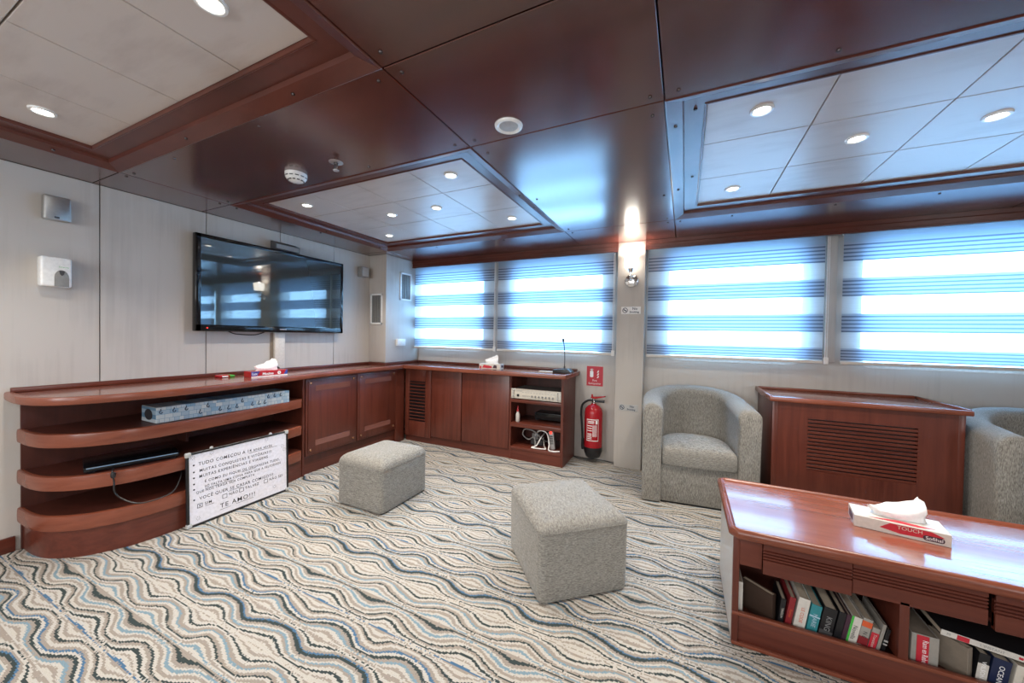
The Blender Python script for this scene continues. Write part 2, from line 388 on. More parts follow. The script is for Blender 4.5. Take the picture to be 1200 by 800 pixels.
def place(loc, normal, upv=Vector((0, 0, 1))): return Matrix.Translation(loc) @ rot_to(normal, upv)
def bez(pts, n=8):
    """Catmull-Rom through points"""
    P = [Vector(p) for p in pts]; P = [2*P[0]-P[1]] + P + [2*P[-1]-P[-2]]; out = []
    for i in range(1, len(P)-2):
        for k in range(n):
            s_ = k/n; a, b_, c, d = P[i-1:i+3]
            out.append(0.5*((2*b_) + (c-a)*s_ + (2*a-5*b_+4*c-d)*s_*s_ + (3*b_-a-3*c+d)*s_**3))
    out.append(P[-2]); return out

# ------------------------------------------------------------------ the setting
XL, YW, XR, YB, ZC = -3.416, 3.80, 3.60, -3.20, 2.19
fl = MB().box(XL-0.1, XR+0.1, YB-0.1, YW+0.1, -0.08, 0.0).build('floor', 'carpet', smooth=0); fl['kind'] = 'structure'

# left wall of upright panels with dark joints
wl = struct('wall_left', (XL, 0, 0))
MB().box(XL-0.10, XL-0.008, YB, YW+0.1, 0, 2.45).build('backing', 'joint', wl, 0)
ys = [YB] + [round(0.99-0.58*k, 3) for k in range(7, 0, -1)] + [0.99, 1.568, 2.148, 2.726, 3.30, YW]
for a, b_ in zip(ys, ys[1:]):
    MB().box(XL-0.012, XL, a+0.003, b_-0.003, 0, 2.188, 0.001, 1).build('wall_panel', 'wall', wl, 0)
bb = MB().box(XL, XL+0.018, YB, 0.655, 0, 0.085, 0.004).build('baseboard_left', 'wood_y', None); bb['kind'] = 'structure'
# back and right walls, behind and beside the camera
wbk = MB().box(XL-0.1, XR+0.1, YB-0.1, YB, 0, 2.45).build('wall_back', 'wall', smooth=0); wbk['kind'] = 'structure'
wr = MB().box(XR, XR+0.1, YB, YW+0.1, 0, 2.45).build('wall_right', 'wall', smooth=0); wr['kind'] = 'structure'

# window wall: panels with round-cornered openings
OPEN = [(-3.02, -1.77-0.42), (-1.775, -0.765), (-0.155, 0.895), (1.25, 2.35)]
OPEN[0] = (-3.10, -2.17)
OZ0, OZ1 = 1.075, 2.045
wf = struct('wall_far', (0, YW, 0))
def hole_panel(x0, x1, z0, z1, hx0, hx1, hz0, hz1, r, y0, y1):
    mb = MB(); bm = mb.bm
    inn = rrect(hx0, hx1, hz0, hz1, r, 6)
    out = []
    cx, cz = (hx0+hx1)/2, (hz0+hz1)/2
    for i, (a, b_) in enumerate(inn):
        q = i // 7; k = i % 7
        corner = ((x1, z1), (x0, z1), (x0, z0), (x1, z0))[q]
        # first half of the arc goes to one side, second half to the other, the middle to the corner
        if q in (0, 2): px, pz = (corner[0], b_) if k < 3 else ((a, corner[1]) if k > 3 else corner)
        else: px, pz = (a, corner[1]) if k < 3 else ((corner[0], b_) if k > 3 else corner)
        out.append((px, pz))
    n = len(inn)
    V = {}
    for nm, ring in (('i', inn), ('o', out)):
        for yv in (y0, y1): V[nm, yv] = [bm.verts.new((a, yv, b_)) for a, b_ in ring]
    for i in range(n):
        j = (i+1) % n
        for yv in (y0, y1): bm.faces.new((V['i', yv][i], V['i', yv][j], V['o', yv][j], V['o', yv][i]))
        bm.faces.new((V['i', y0][i], V['i', y0][j], V['i', y1][j], V['i', y1][i]))
        bm.faces.new((V['o', y0][i], V['o', y0][j], V['o', y1][j], V['o', y1][i]))
    return mb
xs = [-3.416, -1.99, -0.60, 1.08, 2.60]
for i, (a, b_) in enumerate(zip(xs, xs[1:])):
    h0, h1 = OPEN[i]
    hole_panel(a, b_, 0, 2.45, h0, h1, OZ0, OZ1, 0.09, YW, YW+0.09).build('wall_panel', 'wall', wf, 30)
MB().box(2.602, XR, YW, YW+0.09, 0, 2.45).build('wall_panel', 'wall', wf, 0)
for i, (h0, h1) in enumerate(OPEN):
    w = struct(f'window_{i+1}', ((h0+h1)/2, YW, OZ0))
    mb = MB()
    A = rrect(h0-0.012, h1+0.012, OZ0-0.012, OZ1+0.012, 0.10, 6); B = rrect(h0+0.012, h1-0.012, OZ0+0.012, OZ1-0.012, 0.08, 6)
    mb.loft([[(a, YW-0.006, b_) for a, b_ in A], [(a, YW-0.006, b_) for a, b_ in B], [(a, YW+0.07, b_) for a, b_ in B]], False, False)
    mb.build('window_frame', 'offwhite', w)
    MB().prism(rrect(h0-0.005, h1+0.005, OZ0-0.005, OZ1+0.005, 0.09, 6), YW+0.06, YW+0.066, axis='y').build('window_pane', 'glass', w, 0)
# pillar with the wall lamp
pl = MB().box(-0.603, -0.350, 3.665, YW, 0, ZC, 0.004).build('wall_pillar', 'wall', None); pl['kind'] = 'structure'
MB().box(1.030, 1.100, 3.765, YW, 1.10, 2.14, 0.003).build('wall_mullion', 'wall', None)['kind'] = 'structure'
# boxed column in the left corner
bx = struct('wall_column', (XL, 3.21, 0))
MB().box(XL, -3.15, 3.21, YW, 0.93, ZC-0.001, 0.003).build('casing', 'wall', bx)

# ceiling: dark glossy panels, three coffers of pale tiles
ce = struct('ceiling', (0, 0, ZC))
MB().box(XL-0.1, XR+0.1, YB-0.1, YW+0.1, 2.45, 2.55).build('deck', 'joint', ce, 0)
def cp(x0, x1, y0, y1):
    MB().box(x0+0.0025, x1-0.0025, y0+0.0025, y1-0.0025, ZC, ZC+0.02, 0.002, 1).build('ceiling_panel', 'ceil', ce, 0)
for a, b_ in ((YB, -0.6), (-0.6, 0.958), (0.958, 1.535), (1.535, 3.10), (3.10, YW)): cp(XL, -3.03, a, b_)
cp(-3.03, -0.97, 0.958, 1.535); cp(-0.97, -0.09, 0.958, 1.535); cp(-0.97, -0.09, -0.6, 0.958)
cp(-0.97, -0.09, 1.535, 3.10); cp(-0.09, XR, 0.1, 1.535); cp(-3.03, -0.97, 3.10, YW); cp(-0.97, -0.09, 3.10, YW)
cp(-0.09, 1.97, 3.10, YW); cp(1.97, XR, 1.535, YW); cp(-0.09, XR, -0.6, 0.1); cp(-3.03, XR, YB, -0.6)
TZ = 2.24
def coffer(x0, x1, y0, y1, tx, ty, mat='ceil_trim'):
    mb = MB()
    def ring(i, z): return [(x0+i, y0+i, z), (x1-i, y0+i, z), (x1-i, y1-i, z), (x0+i, y1-i, z)]
    mb.loft([ring(-0.002, ZC+0.03), ring(0.0, ZC-0.002), ring(0.004, ZC-0.004), ring(0.062, ZC+0.018), ring(0.066, ZC+0.028), ring(0.068, ZC+0.034), ring(0.142, ZC+0.038), ring(0.146, ZC+0.034), ring(0.152, ZC+0.034), ring(0.154, ZC+0.052)], False, False)
    fr = mb.build('coffer_frame', mat, ce, 20)
    for a, b_ in zip(tx, tx[1:]):
        for c, d in zip(ty, ty[1:]):
            MB().box(a+0.0025, b_-0.0025, c+0.0025, d-0.0025, TZ, TZ+0.012, 0.0015, 1).build('ceiling_tile', 'tile', fr, 0)
    MB().box(x0+0.05, x1-0.05, y0+0.05, y1-0.05, TZ+0.02, TZ+0.03).build('tile_backing', plain('tile_joint', (0.62, 0.50, 0.42), 0.7), fr, 0)
    return fr
TY = [1.688, 2.066, 2.507, 2.948]
coffer(-3.03, -0.97, 1.535, 3.10, [-2.878, -2.406, -1.969, -1.523, -1.122], TY)
coffer(-0.09, 1.97, 1.535, 3.10, [0.062, 0.492, 0.953, 1.392, 1.818], TY)
coffer(-3.03, -0.97, -0.6, 0.958, [-2.878, -2.406, -1.969, -1.523, -1.122], [-0.448, -0.08, 0.362, 0.806])
# round studs in the panel corners
stud = None
def studs(pts):
    global stud
    for x, y in pts:
        if stud is None:
            stud = MB().lathe([(0.0, -0.006), (0.006, -0.005), (0.0075, -0.001), (0.0075, 0.001)], 10, Matrix.Translation((0, 0, 0))).build('stud', 'stud', ce, local=True)
            o = stud
        else:
            o = stud.copy(); C.objects.link(o)
        o.location = (x, y, 0)
studs([(-2.97, 1.0), (-2.97, 1.49), (-2.5, 1.0), (-2.2, 1.49), (-1.75, 1.0), (-1.6, 1.49), (-1.03, 1.0), (-1.03, 1.49), (-0.92, 1.0), (-0.92, 1.49), (-0.14, 1.49), (-0.14, 1.0),
       (-0.14, 1.62), (-0.14, 2.55), (-0.14, 3.05), (-0.92, 1.62), (-0.92, 2.3), (-0.92, 3.04), (-0.04, 1.49), (0.42, 1.49), (0.92, 1.49), (-3.07, 1.0), (-3.07, 1.49), (-3.07, 0.4), (-3.07, 1.60), (-3.07, 2.3),
       (-2.4, 3.16), (-1.6, 3.16), (0.3, 3.16), (0.9, 3.16), (1.4, 3.16), (-0.14, 3.16), (-0.92, 3.16), (-0.92, 0.9), (-0.05, 3.16)])
for k, (x, y, z) in enumerate([(-0.055, 1.75, 2.196), (-0.055, 2.5, 2.196), (-1.004, 2.2, 2.196), (-1.004, 2.45, 2.196), (0.02, 1.70, 2.224), (0.02, 2.4, 2.224), (-2.995, 2.3, 2.196), (-2.995, 2.95, 2.196), (-2.2, 0.925, 2.196), (-1.4, 0.925, 2.196), (-2.995, 0.7, 2.196)]):
    o = stud.copy(); C.objects.link(o); o.location = (x, y, z-ZC)
# valances above the blinds
def valance(n, x0, x1):
    prof = [(3.655, ZC-0.001), (3.655, 2.158), (3.662, 2.154), (3.662, 2.120), (3.655, 2.116), (3.655, 2.104), (3.68, 2.104), (3.68, ZC-0.001)]
    o = MB().prism(prof, x0, x1, axis='x').build(f'trim_{n}', 'ceil_trim', None, 20); o['kind'] = 'structure'
valance(1, -3.149, -0.604); valance(2, -0.349, 2.6)

# ------------------------------------------------------------------ roller blinds
def blind(x0, x1, label, chain):
    b = thing('roller_blind', label, 'blind', ((x0+x1)/2, 3.715, 1.10), group=None)
    y = 3.715
    MB().lathe([(0.0, x0), (0.022, x0), (0.022, x1), (0.0, x1)], 16, Matrix.Translation((0, y+0.022, 2.13)) @ Matrix.Rotation(PI/2, 4, 'Y')).build('roller_tube', 'white', b)
    MB().sheet(x0, x1, y, 2.048, 2.13).build('plain_top', 'blindtop', b, 0)
    Z = [2.048, 1.900, 1.766, 1.625, 1.488, 1.343, 1.215, 1.122]
    for i in range(0, 7):
        z1, z0 = Z[i], Z[i+1]
        if i % 2 == 1: MB().sheet(x0, x1, y, z0, z1).build('sheer_band', 'sheer', b, 0)
        else:
            n = 5 if i < 6 else 4
            h = (z1-z0)/n
            mb = MB(); md = MB()
            for k in range(n):
                t0 = z1 - k*h
                mb.sheet(x0, x1, y, t0-h*0.62, t0)
                md.sheet(x0, x1, y, t0-h, t0-h*0.62)
            dn = mb.build('dense_band', 'dense', b, 0)
            md.build('dark_stripes', 'densedark', dn, 0)
    MB().sheet(x0, x1, y, 1.105, 1.122).build('fabric_hem', 'sheer', b, 0)
    MB().box(x0-0.003, x1+0.003, y-0.010, y+0.008, 1.088, 1.112, 0.005).build('bottom_rail', 'offwhite', b)
    if chain is not None:
        mb = MB(); mb.tube([(chain, y-0.012, 2.10), (chain, y-0.014, 1.6), (chain, y-0.014, 1.13)], 0.004, 6)
        mb.tube([(chain+0.012, y-0.010, 2.10), (chain+0.012, y-0.014, 1.13)], 0.003, 6)
        mb.build('pull_chain', 'white', b)
        MB().box(chain-0.010, chain+0.022, y-0.022, y-0.008, 1.085, 1.14, 0.004).build('chain_weight', 'white', b)
    return b
blind(-3.26, -1.995, 'striped day-and-night roller blind over the corner window, beside the boxed column', -1.982)
blind(-1.945, -0.640, 'striped day-and-night roller blind over the window just left of the lamp pillar', -0.645)
blind(-0.325, 1.005, 'striped day-and-night roller blind over the window just right of the lamp pillar', 1.018)
blind(1.118, 2.48, 'striped day-and-night roller blind cut by the right edge of the photo', None)

# ------------------------------------------------------------------ recessed downlights
dl0 = None
def downlight(x, y, label):
    global dl0
    loc = (x, y, TZ)
    if dl0 is None:
        t_ = thing('recessed_downlight', label, 'ceiling light', loc, group='recessed ceiling downlights')
        MB().lathe([(0.029, 0.004), (0.029, -0.004), (0.034, -0.008), (0.042, -0.007), (0.044, -0.001), (0.044, 0.001)], 28).build('rim', 'whitegloss', t_, local=True)
        MB().lathe([(0.0, -0.0015), (0.029, -0.0015), (0.029, 0.001), (0.0, 0.001)], 24).build('bulb', 'lampglow', t_, local=True)
        lamp('downlight_lamp', 'SPOT', (0, 0, -0.02), DOWN_W, (1.0, 0.92, 0.82), t_, spot_size=math.radians(115), spot_blend=0.9, shadow_soft_size=0.029)
        dl0 = t_
    else: dup(dl0, loc, 0, label)
for x, y, lb in (
    (-1.308, 1.853, 'round recessed downlight in the middle coffer, front right tile, nearest the ceiling speaker'),
    (-1.742, 2.286, 'round recessed downlight in the middle coffer, right one of the two in its centre row'),
    (-2.185, 2.280, 'round recessed downlight in the middle coffer, left one of the two in its centre row'),
    (-2.632, 1.855, 'round recessed downlight in the middle coffer, front left tile, nearest the smoke detector'),
    (-1.308, 2.725, 'round recessed downlight in the middle coffer, back right corner towards the windows'),
    (-2.660, 2.745, 'round recessed downlight in the middle coffer, back left corner above the boxed column'),
    (0.273, 1.845, 'round recessed downlight in the right coffer, large one in its near left tile'),
    (0.722, 2.283, 'round recessed downlight in the right coffer, middle one in its centre row'),
    (1.178, 2.285, 'round recessed downlight in the right coffer, rightmost one near the photo edge'),
    (0.258, 2.730, 'round recessed downlight in the right coffer, small one in its far left tile'),
    (-1.290, 0.600, 'round recessed downlight in the near left coffer, cut by the top edge of the photo'),
    (-2.626, 0.584, 'round recessed downlight in the near left coffer, above the wall speaker')):
    downlight(x, y, lb)

# ------------------------------------------------------------------ things on the ceiling
t_ = thing('smoke_detector', 'white domed smoke detector on the dark beam near the television', 'smoke detector', (-2.07, 1.39, ZC))
MB().lathe([(0.0, -0.048), (0.03, -0.046), (0.046, -0.038), (0.054, -0.025), (0.057, -0.021), (0.058, 0.0)], 32).build('dome', 'whitegloss', t_, local=True)
mb = MB()
for k in range(12):
    a = 2*PI*k/12
    mb.box(-0.010, 0.010, 0.0545, 0.0575, -0.025, -0.020, mtx=Matrix.Rotation(a, 4, 'Z'))
    mb.box(-0.007, 0.007, 0.038, 0.044, -0.044, -0.038, mtx=Matrix.Rotation(a+0.2, 4, 'Z'))
mb.build('vents', 'darkgrey', t_, local=True)
t_ = thing('fire_sprinkler', 'small metal fire sprinkler head on the dark beam beside the smoke detector', 'sprinkler', (-1.725, 1.381, ZC))
MB().lathe([(0.0, -0.004), (0.030, -0.004), (0.036, -0.001), (0.036, 0.0)], 24).build('escutcheon', 'alu', t_, local=True)
MB().lathe([(0.0, -0.014), (0.010, -0.014), (0.012, -0.004), (0.012, 0)], 12).tube([(0.011, 0, -0.012), (0.013, 0, -0.03), (0, 0, -0.042)], 0.0028, 6).tube([(-0.011, 0, -0.012), (-0.013, 0, -0.03), (0, 0, -0.042)], 0.0028, 6).build('frame', 'stud', t_, local=True)
MB().lathe([(0.0, -0.046), (0.015, -0.046), (0.016, -0.043), (0.0, -0.042)], 14).build('deflector', 'alu', t_, local=True)
t_ = thing('ceiling_speaker', 'round white ceiling speaker with grey mesh in the dark central panel', 'speaker', (-0.718, 1.445, ZC))
MB().lathe([(0.040, -0.003), (0.045, -0.008), (0.052, -0.010), (0.060, -0.006), (0.062, 0.0)], 36).build('rim', 'whitegloss', t_, local=True)
MB().lathe([(0.0, -0.007), (0.02, -0.0068), (0.041, -0.004), (0.041, 0.0)], 36).build('grille', 'lightgrey', t_, local=True)

# ------------------------------------------------------------------ left wall fittings
t_ = thing('wall_speaker', 'square brushed metal wall speaker above the soap dispenser', 'speaker', (XL, 0.805, 1.90))
MB().prism(rrect(0.752, 0.858, 1.905, 2.045, 0.008, 3), XL, XL+0.045, 0.006, axis='x').build('body', 'alu', t_)
MB().prism(rrect(0.792, 0.812, 1.915, 1.926, 0.002, 2), XL+0.045, XL+0.0465, axis='x').build('badge', 'darkgrey', t_)
t_ = thing('soap_dispenser', 'white plastic wall dispenser with a grey arched front', 'dispenser', (XL, 0.795, 1.50))
MB().prism(rrect(0.735, 0.855, 1.51, 1.685, 0.012, 4), XL, XL+0.07, 0.010, 3, axis='x').build('housing', 'whitegloss', t_)
arch = [(0.785, 1.512), (0.842, 1.512), (0.842, 1.56)] + [(0.8135+0.0285*math.cos(a), 1.565+0.045*math.sin(a)) for a in [math.radians(q) for q in range(0, 181, 20)]] + [(0.785, 1.56)]
MB().prism(arch, XL+0.068, XL+0.073, 0.001, axis='x').build('front_cover', 'grey', t_)
mb = MB().prism([(0.802, 1.606), (0.825, 1.606), (0.821, 1.585), (0.8135, 1.576), (0.806, 1.585)], XL+0.073, XL+0.0755, axis='x'); mb.build('sight_window', 'darkgrey', t_)
mb = MB().text('Diversey', 0.011, place((XL+0.0708, 0.822, 1.628), (1, 0, 0)), 'CENTER'); mb.build('green_print', 'green', t_, 0)
t_ = thing('corner_speaker', 'small grey wall speaker right of the television near the corner', 'speaker', (XL, 3.09, 1.91))
MB().box(XL, XL+0.075, 3.03, 3.135, 1.915, 2.03, 0.006).build('cabinet', 'grey', t_)
MB().box(XL+0.075, XL+0.078, 3.04, 3.125, 1.922, 2.023, 0.001, 1).build('grille', 'lightgrey', t_)
MB().box(XL, XL+0.05, 3.135, 3.150, 1.92, 2.025, 0.004).build('side_cap', 'lightgrey', t_)

# television
TVX = -3.345
t_ = thing('television', 'large flat black television on the left wall', 'television', (XL, 2.12, 1.26))
MB().box(TVX-0.045, TVX, 1.465, 2.780, 1.262, 2.010, 0.006).build('casing', 'blackgloss', t_)
MB().box(XL+0.002, TVX-0.045, 1.85, 2.40, 1.45, 1.85).build('wall_bracket', 'black', t_, 0)
MB().box(TVX-0.001, TVX+0.0015, 1.498, 2.750, 1.312, 1.982).build('screen', 'screen', t_, 0)
mb = MB()
for a in ((1.467, 1.500, 1.264, 2.008), (2.748, 2.778, 1.264, 2.008)): mb.box(TVX-0.002, TVX+0.006, *a, 0.003)
for a in ((1.467, 2.778, 1.980, 2.008), (1.467, 2.778, 1.264, 1.314)): mb.box(TVX-0.002, TVX+0.006, *a, 0.003)
mb.build('bezel', 'blackgloss', t_)
MB().box(TVX+0.005, TVX+0.0075, 1.535, 1.545, 1.285, 1.292).build('standby_light', 'ledred', t_, 0)
MB().box(TVX+0.005, TVX+0.007, 2.10, 2.16, 1.286, 1.292).build('badge', 'lightgrey', t_, 0)
MB().tube(bez([(TVX-0.02, 1.70, 1.262), (TVX-0.02, 1.76, 1.242), (TVX-0.02, 1.90, 1.238), (TVX-0.02, 1.98, 1.262)]), 0.005, 6).build('cable_loop', 'black', t_)
t_ = thing('camera_bar', 'grey wedge-shaped camera bar on top of the television', 'camera', (XL+0.05, 2.16, 2.012))
MB().prism([(XL+0.02, 2.012), (XL+0.095, 2.012), (XL+0.095, 2.062), (XL+0.03, 2.090), (XL+0.02, 2.090)], 2.045, 2.275, 0.004, axis='y').build('body', 'darkgrey', t_)
MB().box(XL+0.095, XL+0.098, 2.055, 2.265, 2.018, 2.057, 0.001, 1).build('front_grille', 'grey', t_)
t_ = thing('cable_trunking', 'pale upright cable cover on the wall below the television', 'cable cover', (XL, 2.13, 0.926))
MB().box(XL, XL+0.035, 2.085, 2.175, 0.928, 1.258, 0.003).build('cover', 'offwhite', t_)
MB().box(XL, XL+0.008, 2.06, 2.085, 0.928, 1.258, 0.002).build('edge_strip', 'taupe', t_)

# column vents and switch
def vent(mtx, w, h, label):
    v = thing('air_vent', label, 'vent', mtx.translation)
    v.matrix_world = mtx
    mb = MB(); o_ = 0.02
    mb.box(-w/2, w/2, h/2-o_, h/2, 0, 0.012, 0.002).box(-w/2, w/2, -h/2, -h/2+o_, 0, 0.012, 0.002).box(-w/2, -w/2+o_, -h/2, h/2, 0, 0.012, 0.002).box(w/2-o_, w/2, -h/2, h/2, 0, 0.012, 0.002)
    mb.build('frame', 'whitegloss', v, local=True)
    n = 7
    for k in range(n):
        x = -w/2+o_ + (w-2*o_)*(k+0.5)/n
        MB().box(x-0.007, x+0.003, -h/2+o_, h/2-o_, 0.002, 0.008).build('slat', 'grey', v, 0, local=True)
    MB().box(-w/2+o_, w/2-o_, -h/2+o_, h/2-o_, 0.0, 0.002).build('dark_back', 'darkgrey', v, 0, local=True)
vent(place((-3.293, 3.21, 1.555), (0, -1, 0)), 0.185, 0.36, 'white-framed slatted air vent on the narrow face of the boxed column')
vent(place((-3.15, 3.535, 1.85), (1, 0, 0)), 0.20, 0.34, 'white-framed slatted air vent next to the corner blind')
t_ = thing('light_switch', 'small white switch box low on the boxed column beside the corner window', 'switch', (-3.15, 3.45, 1.12))
MB().box(-3.15, -3.118, 3.375, 3.515, 1.122, 1.205, 0.004).build('box', 'whitegloss', t_)
MB().box(-3.118, -3.114, 3.40, 3.49, 1.137, 1.190, 0.002).build('rocker', 'white', t_)

# ------------------------------------------------------------------ fitted joinery along the walls
NOSE = [(-3.414, 0.632), (-3.345, 0.626), (-3.20, 0.620), (-3.10, 0.630), (-3.00, 0.664), (-2.92, 0.738), (-2.868, 0.840), (-2.832, 0.970), (-2.815, 1.110), (-2.812, 1.30), (-2.842, 1.58), (-2.892, 1.86), (-2.948, 2.09), (-2.968, 2.20)]
BASE = [(-3.414, 0.672), (-3.33, 0.672), (-3.24, 0.676), (-3.12, 0.702), (-3.0, 0.780), (-2.935, 0.870), (-2.893, 0.965), (-2.874, 1.085), (-2.872, 1.21), (-2.880, 1.40), (-2.910, 1.65), (-2.955, 1.92), (-2.998, 2.108)]
def smooth2(p): return [(v.x, v.y) for v in bez([(a, b_, 0) for a, b_ in p], 4)]
NOSE_S, BASE_S = smooth2(NOSE), smooth2(BASE)
# the L-shaped worktop
t_ = thing('worktop', 'long L-shaped glossy mahogany worktop with rounded end under the television and windows', 'worktop', (-3.1, 2.2, 0.866))
poly = NOSE_S + [(-2.968, 3.318), (-1.035, 3.318), (-1.005, 3.348), (-1.005, 3.797), (-3.148, 3.797), (-3.148, 3.207), (-3.414, 3.207)]
MB().prism(poly, 0.866, 0.900, 0.013, 3).build('top', 'top', t_, 40)
# rounded front edge
edge = NOSE_S + [(-2.968, 3.30)]
def ribbon(path, z0, z1, out, mat, name, par, back=0.0, n=5):
    """a rounded lip that follows a plan path (outward to the right of travel)"""
    mb = MB(); rings = []
    for i, (x, y) in enumerate(path):
        a = Vector(path[max(i-1, 0)]); b_ = Vector(path[min(i+1, len(path)-1)]); d = (b_-a).normalized(); nn = Vector((d.y, -d.x))
        ring = [(x-nn.x*back, y-nn.y*back, z0)]
        for k in range(n+1):
            an = -PI/2 + PI*k/n; ca, sa = math.cos(an), math.sin(an)
            o_ = out*max(ca, 0)**0.45; z = (z0+z1)/2 + (z1-z0)/2*math.copysign(abs(sa)**0.6, sa)
            ring.append((x+nn.x*o_, y+nn.y*o_, z))
        ring.append((x-nn.x*back, y-nn.y*back, z1))
        rings.append(ring)
    mb.loft(rings)
    return mb.build(name, mat, par, 45)
ribbon(edge, 0.862, 0.906, 0.012, 'nose', 'edge_lip', t_, 0.016)
ribbon([(-2.968, 3.318), (-1.04, 3.318), (-1.012, 3.328), (-1.004, 3.35), (-1.004, 3.796)], 0.862, 0.906, 0.012, 'nose', 'edge_lip', t_, 0.016)
mb = MB().box(XL+0.001, XL+0.022, 0.64, 3.207, 0.9, 0.928, 0.004).box(XL+0.022, -3.129, 3.186, 3.207, 0.9, 0.928, 0.004).box(-3.148, -3.128, 3.207, 3.797, 0.9, 0.928, 0.004).box(-3.128, -1.02, 3.777, 3.797, 0.9, 0.928, 0.004)
mb.build('back_lip', 'wood_y', t_)

# open curved shelf unit
t_ = thing('curved_shelf_unit', 'open mahogany shelf unit with curved front at the left end of the worktop', 'shelf', (-3.2, 1.4, 0))
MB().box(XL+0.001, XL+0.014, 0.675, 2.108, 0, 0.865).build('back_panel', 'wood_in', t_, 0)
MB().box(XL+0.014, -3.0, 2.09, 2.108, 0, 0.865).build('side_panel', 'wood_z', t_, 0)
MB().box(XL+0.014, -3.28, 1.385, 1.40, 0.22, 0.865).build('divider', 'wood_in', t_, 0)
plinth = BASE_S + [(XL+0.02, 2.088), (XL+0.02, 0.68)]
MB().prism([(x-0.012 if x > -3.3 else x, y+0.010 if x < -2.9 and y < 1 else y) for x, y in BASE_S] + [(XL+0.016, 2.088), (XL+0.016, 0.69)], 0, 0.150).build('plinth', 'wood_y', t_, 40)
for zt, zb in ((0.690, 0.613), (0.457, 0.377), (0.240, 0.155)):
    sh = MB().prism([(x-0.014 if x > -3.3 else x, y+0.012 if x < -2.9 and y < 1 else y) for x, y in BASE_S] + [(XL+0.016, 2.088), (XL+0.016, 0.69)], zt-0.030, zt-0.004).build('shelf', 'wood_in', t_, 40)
    ribbon(BASE_S[:-1], zb, zt, 0.010, 'nose', 'shelf_edge', sh, 0.012, 6)

# door cabinet below the television
t_ = thing('door_cabinet', 'mahogany cabinet with two framed doors under the television', 'cabinet', (-3.2, 2.67, 0))
mb = MB().box(XL+0.001, -3.02, 2.112, 3.375, 0.10, 0.862); mb.build('body', 'wood_in', t_, 0)
MB().box(XL+0.001, -3.028, 2.112, 3.375, 0, 0.14).build('plinth', 'wood_y', t_, 0)
for y0, y1 in ((2.118, 2.672), (2.682, 3.228)):
    d = MB().box(-3.02, -3.0, y0, y1, 0.165, 0.855, 0.003).build('door', 'wood_z', t_)
    mb = MB().box(-3.0005, -2.994, y0+0.02, y1-0.02, 0.185, 0.835, 0.004)
    mb.build('door_panel', 'wood_z', d)
    for z0, z1 in ((0.74, 0.79), (0.245, 0.295)): MB().box(-2.9945, -2.992, y0+0.09, y1-0.09, z0, z1, 0.001, 1).build('reflection_strip', MAT['pale_reflection'], d)  # bevel reflections built as thin pale strips
    for z in (0.215, 0.815):
        for yy in (y0+0.045, y1-0.045):
            MB().lathe([(0.011, 0.0), (0.011, 0.004), (0.006, 0.008), (0.0, 0.009)], 12, place((-2.994, yy, z), (1, 0, 0))).build('knob', 'brass', d)
MB().box(-3.02, -3.004, 3.232, 3.375, 0.0, 0.862, 0.002).build('filler', 'wood_z', t_)

# window-side cabinets
YF = 3.38
t_ = thing('louvred_cabinet', 'mahogany cabinet with a louvred door and a plain door in the corner below the blinds', 'cabinet', (-2.6, 3.6, 0))
MB().box(-3.0, -2.203, YF+0.018, 3.796, 0.09, 0.862).build('body', 'wood_in', t_, 0)
MB().box(-3.0, -2.203, YF+0.025, 3.796, 0, 0.09).build('plinth', 'wood_x', t_, 0)
d = None
mb = MB().box(-2.995, -2.935, YF, YF+0.018, 0.07, 0.857, 0.002).box(-2.70, -2.618, YF, YF+0.018, 0.07, 0.857, 0.002).box(-2.935, -2.70, YF, YF+0.018, 0.715, 0.857, 0.002).box(-2.935, -2.70, YF, YF+0.018, 0.07, 0.245, 0.002)
d = mb.build('louvred_door', 'wood_z', t_)
MB().box(-2.935, -2.70, YF+0.016, YF+0.018, 0.245, 0.715).build('dark_gap', 'black', d, 0)
for k in range(12):
    z = 0.255 + k*0.0385
    MB().box(-2.935, -2.70, -0.011, 0.011, -0.004, 0.004, 0.001, 1, mtx=Matrix.Translation((0, YF+0.008, z+0.012)) @ Matrix.Rotation(math.radians(-40), 4, 'X')).build('slat', 'wood_x', d, 0)
MB().box(-2.612, -2.207, YF, YF+0.018, 0.095, 0.857, 0.002).build('door', 'wood_z', t_)
t_ = thing('single_door_cabinet', 'mahogany cabinet with one plain door between louvred cabinet and open rack', 'cabinet', (-1.9, 3.6, 0))
MB().box(-2.199, -1.617, YF+0.018, 3.796, 0.09, 0.862).build('body', 'wood_in', t_, 0)
MB().box(-2.199, -1.617, YF+0.012, 3.796, 0, 0.09).build('plinth', 'wood_x', t_, 0)
MB().box(-2.195, -1.620, YF, YF+0.018, 0.097, 0.857, 0.002).build('door', 'wood_z', t_)
t_ = thing('open_rack', 'open mahogany rack with three compartments at the right end of the worktop', 'rack', (-1.33, 3.6, 0))
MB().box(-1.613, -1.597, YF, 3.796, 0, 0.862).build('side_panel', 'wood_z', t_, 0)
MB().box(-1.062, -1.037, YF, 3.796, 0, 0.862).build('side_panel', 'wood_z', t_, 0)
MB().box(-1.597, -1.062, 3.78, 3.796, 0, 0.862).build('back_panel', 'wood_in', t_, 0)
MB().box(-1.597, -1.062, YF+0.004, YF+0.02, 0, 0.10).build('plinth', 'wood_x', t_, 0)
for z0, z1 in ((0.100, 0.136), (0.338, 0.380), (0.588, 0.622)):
    MB().box(-1.597, -1.062, YF, 3.78, z0, z1, 0.002).build('shelf', 'wood_x', t_)

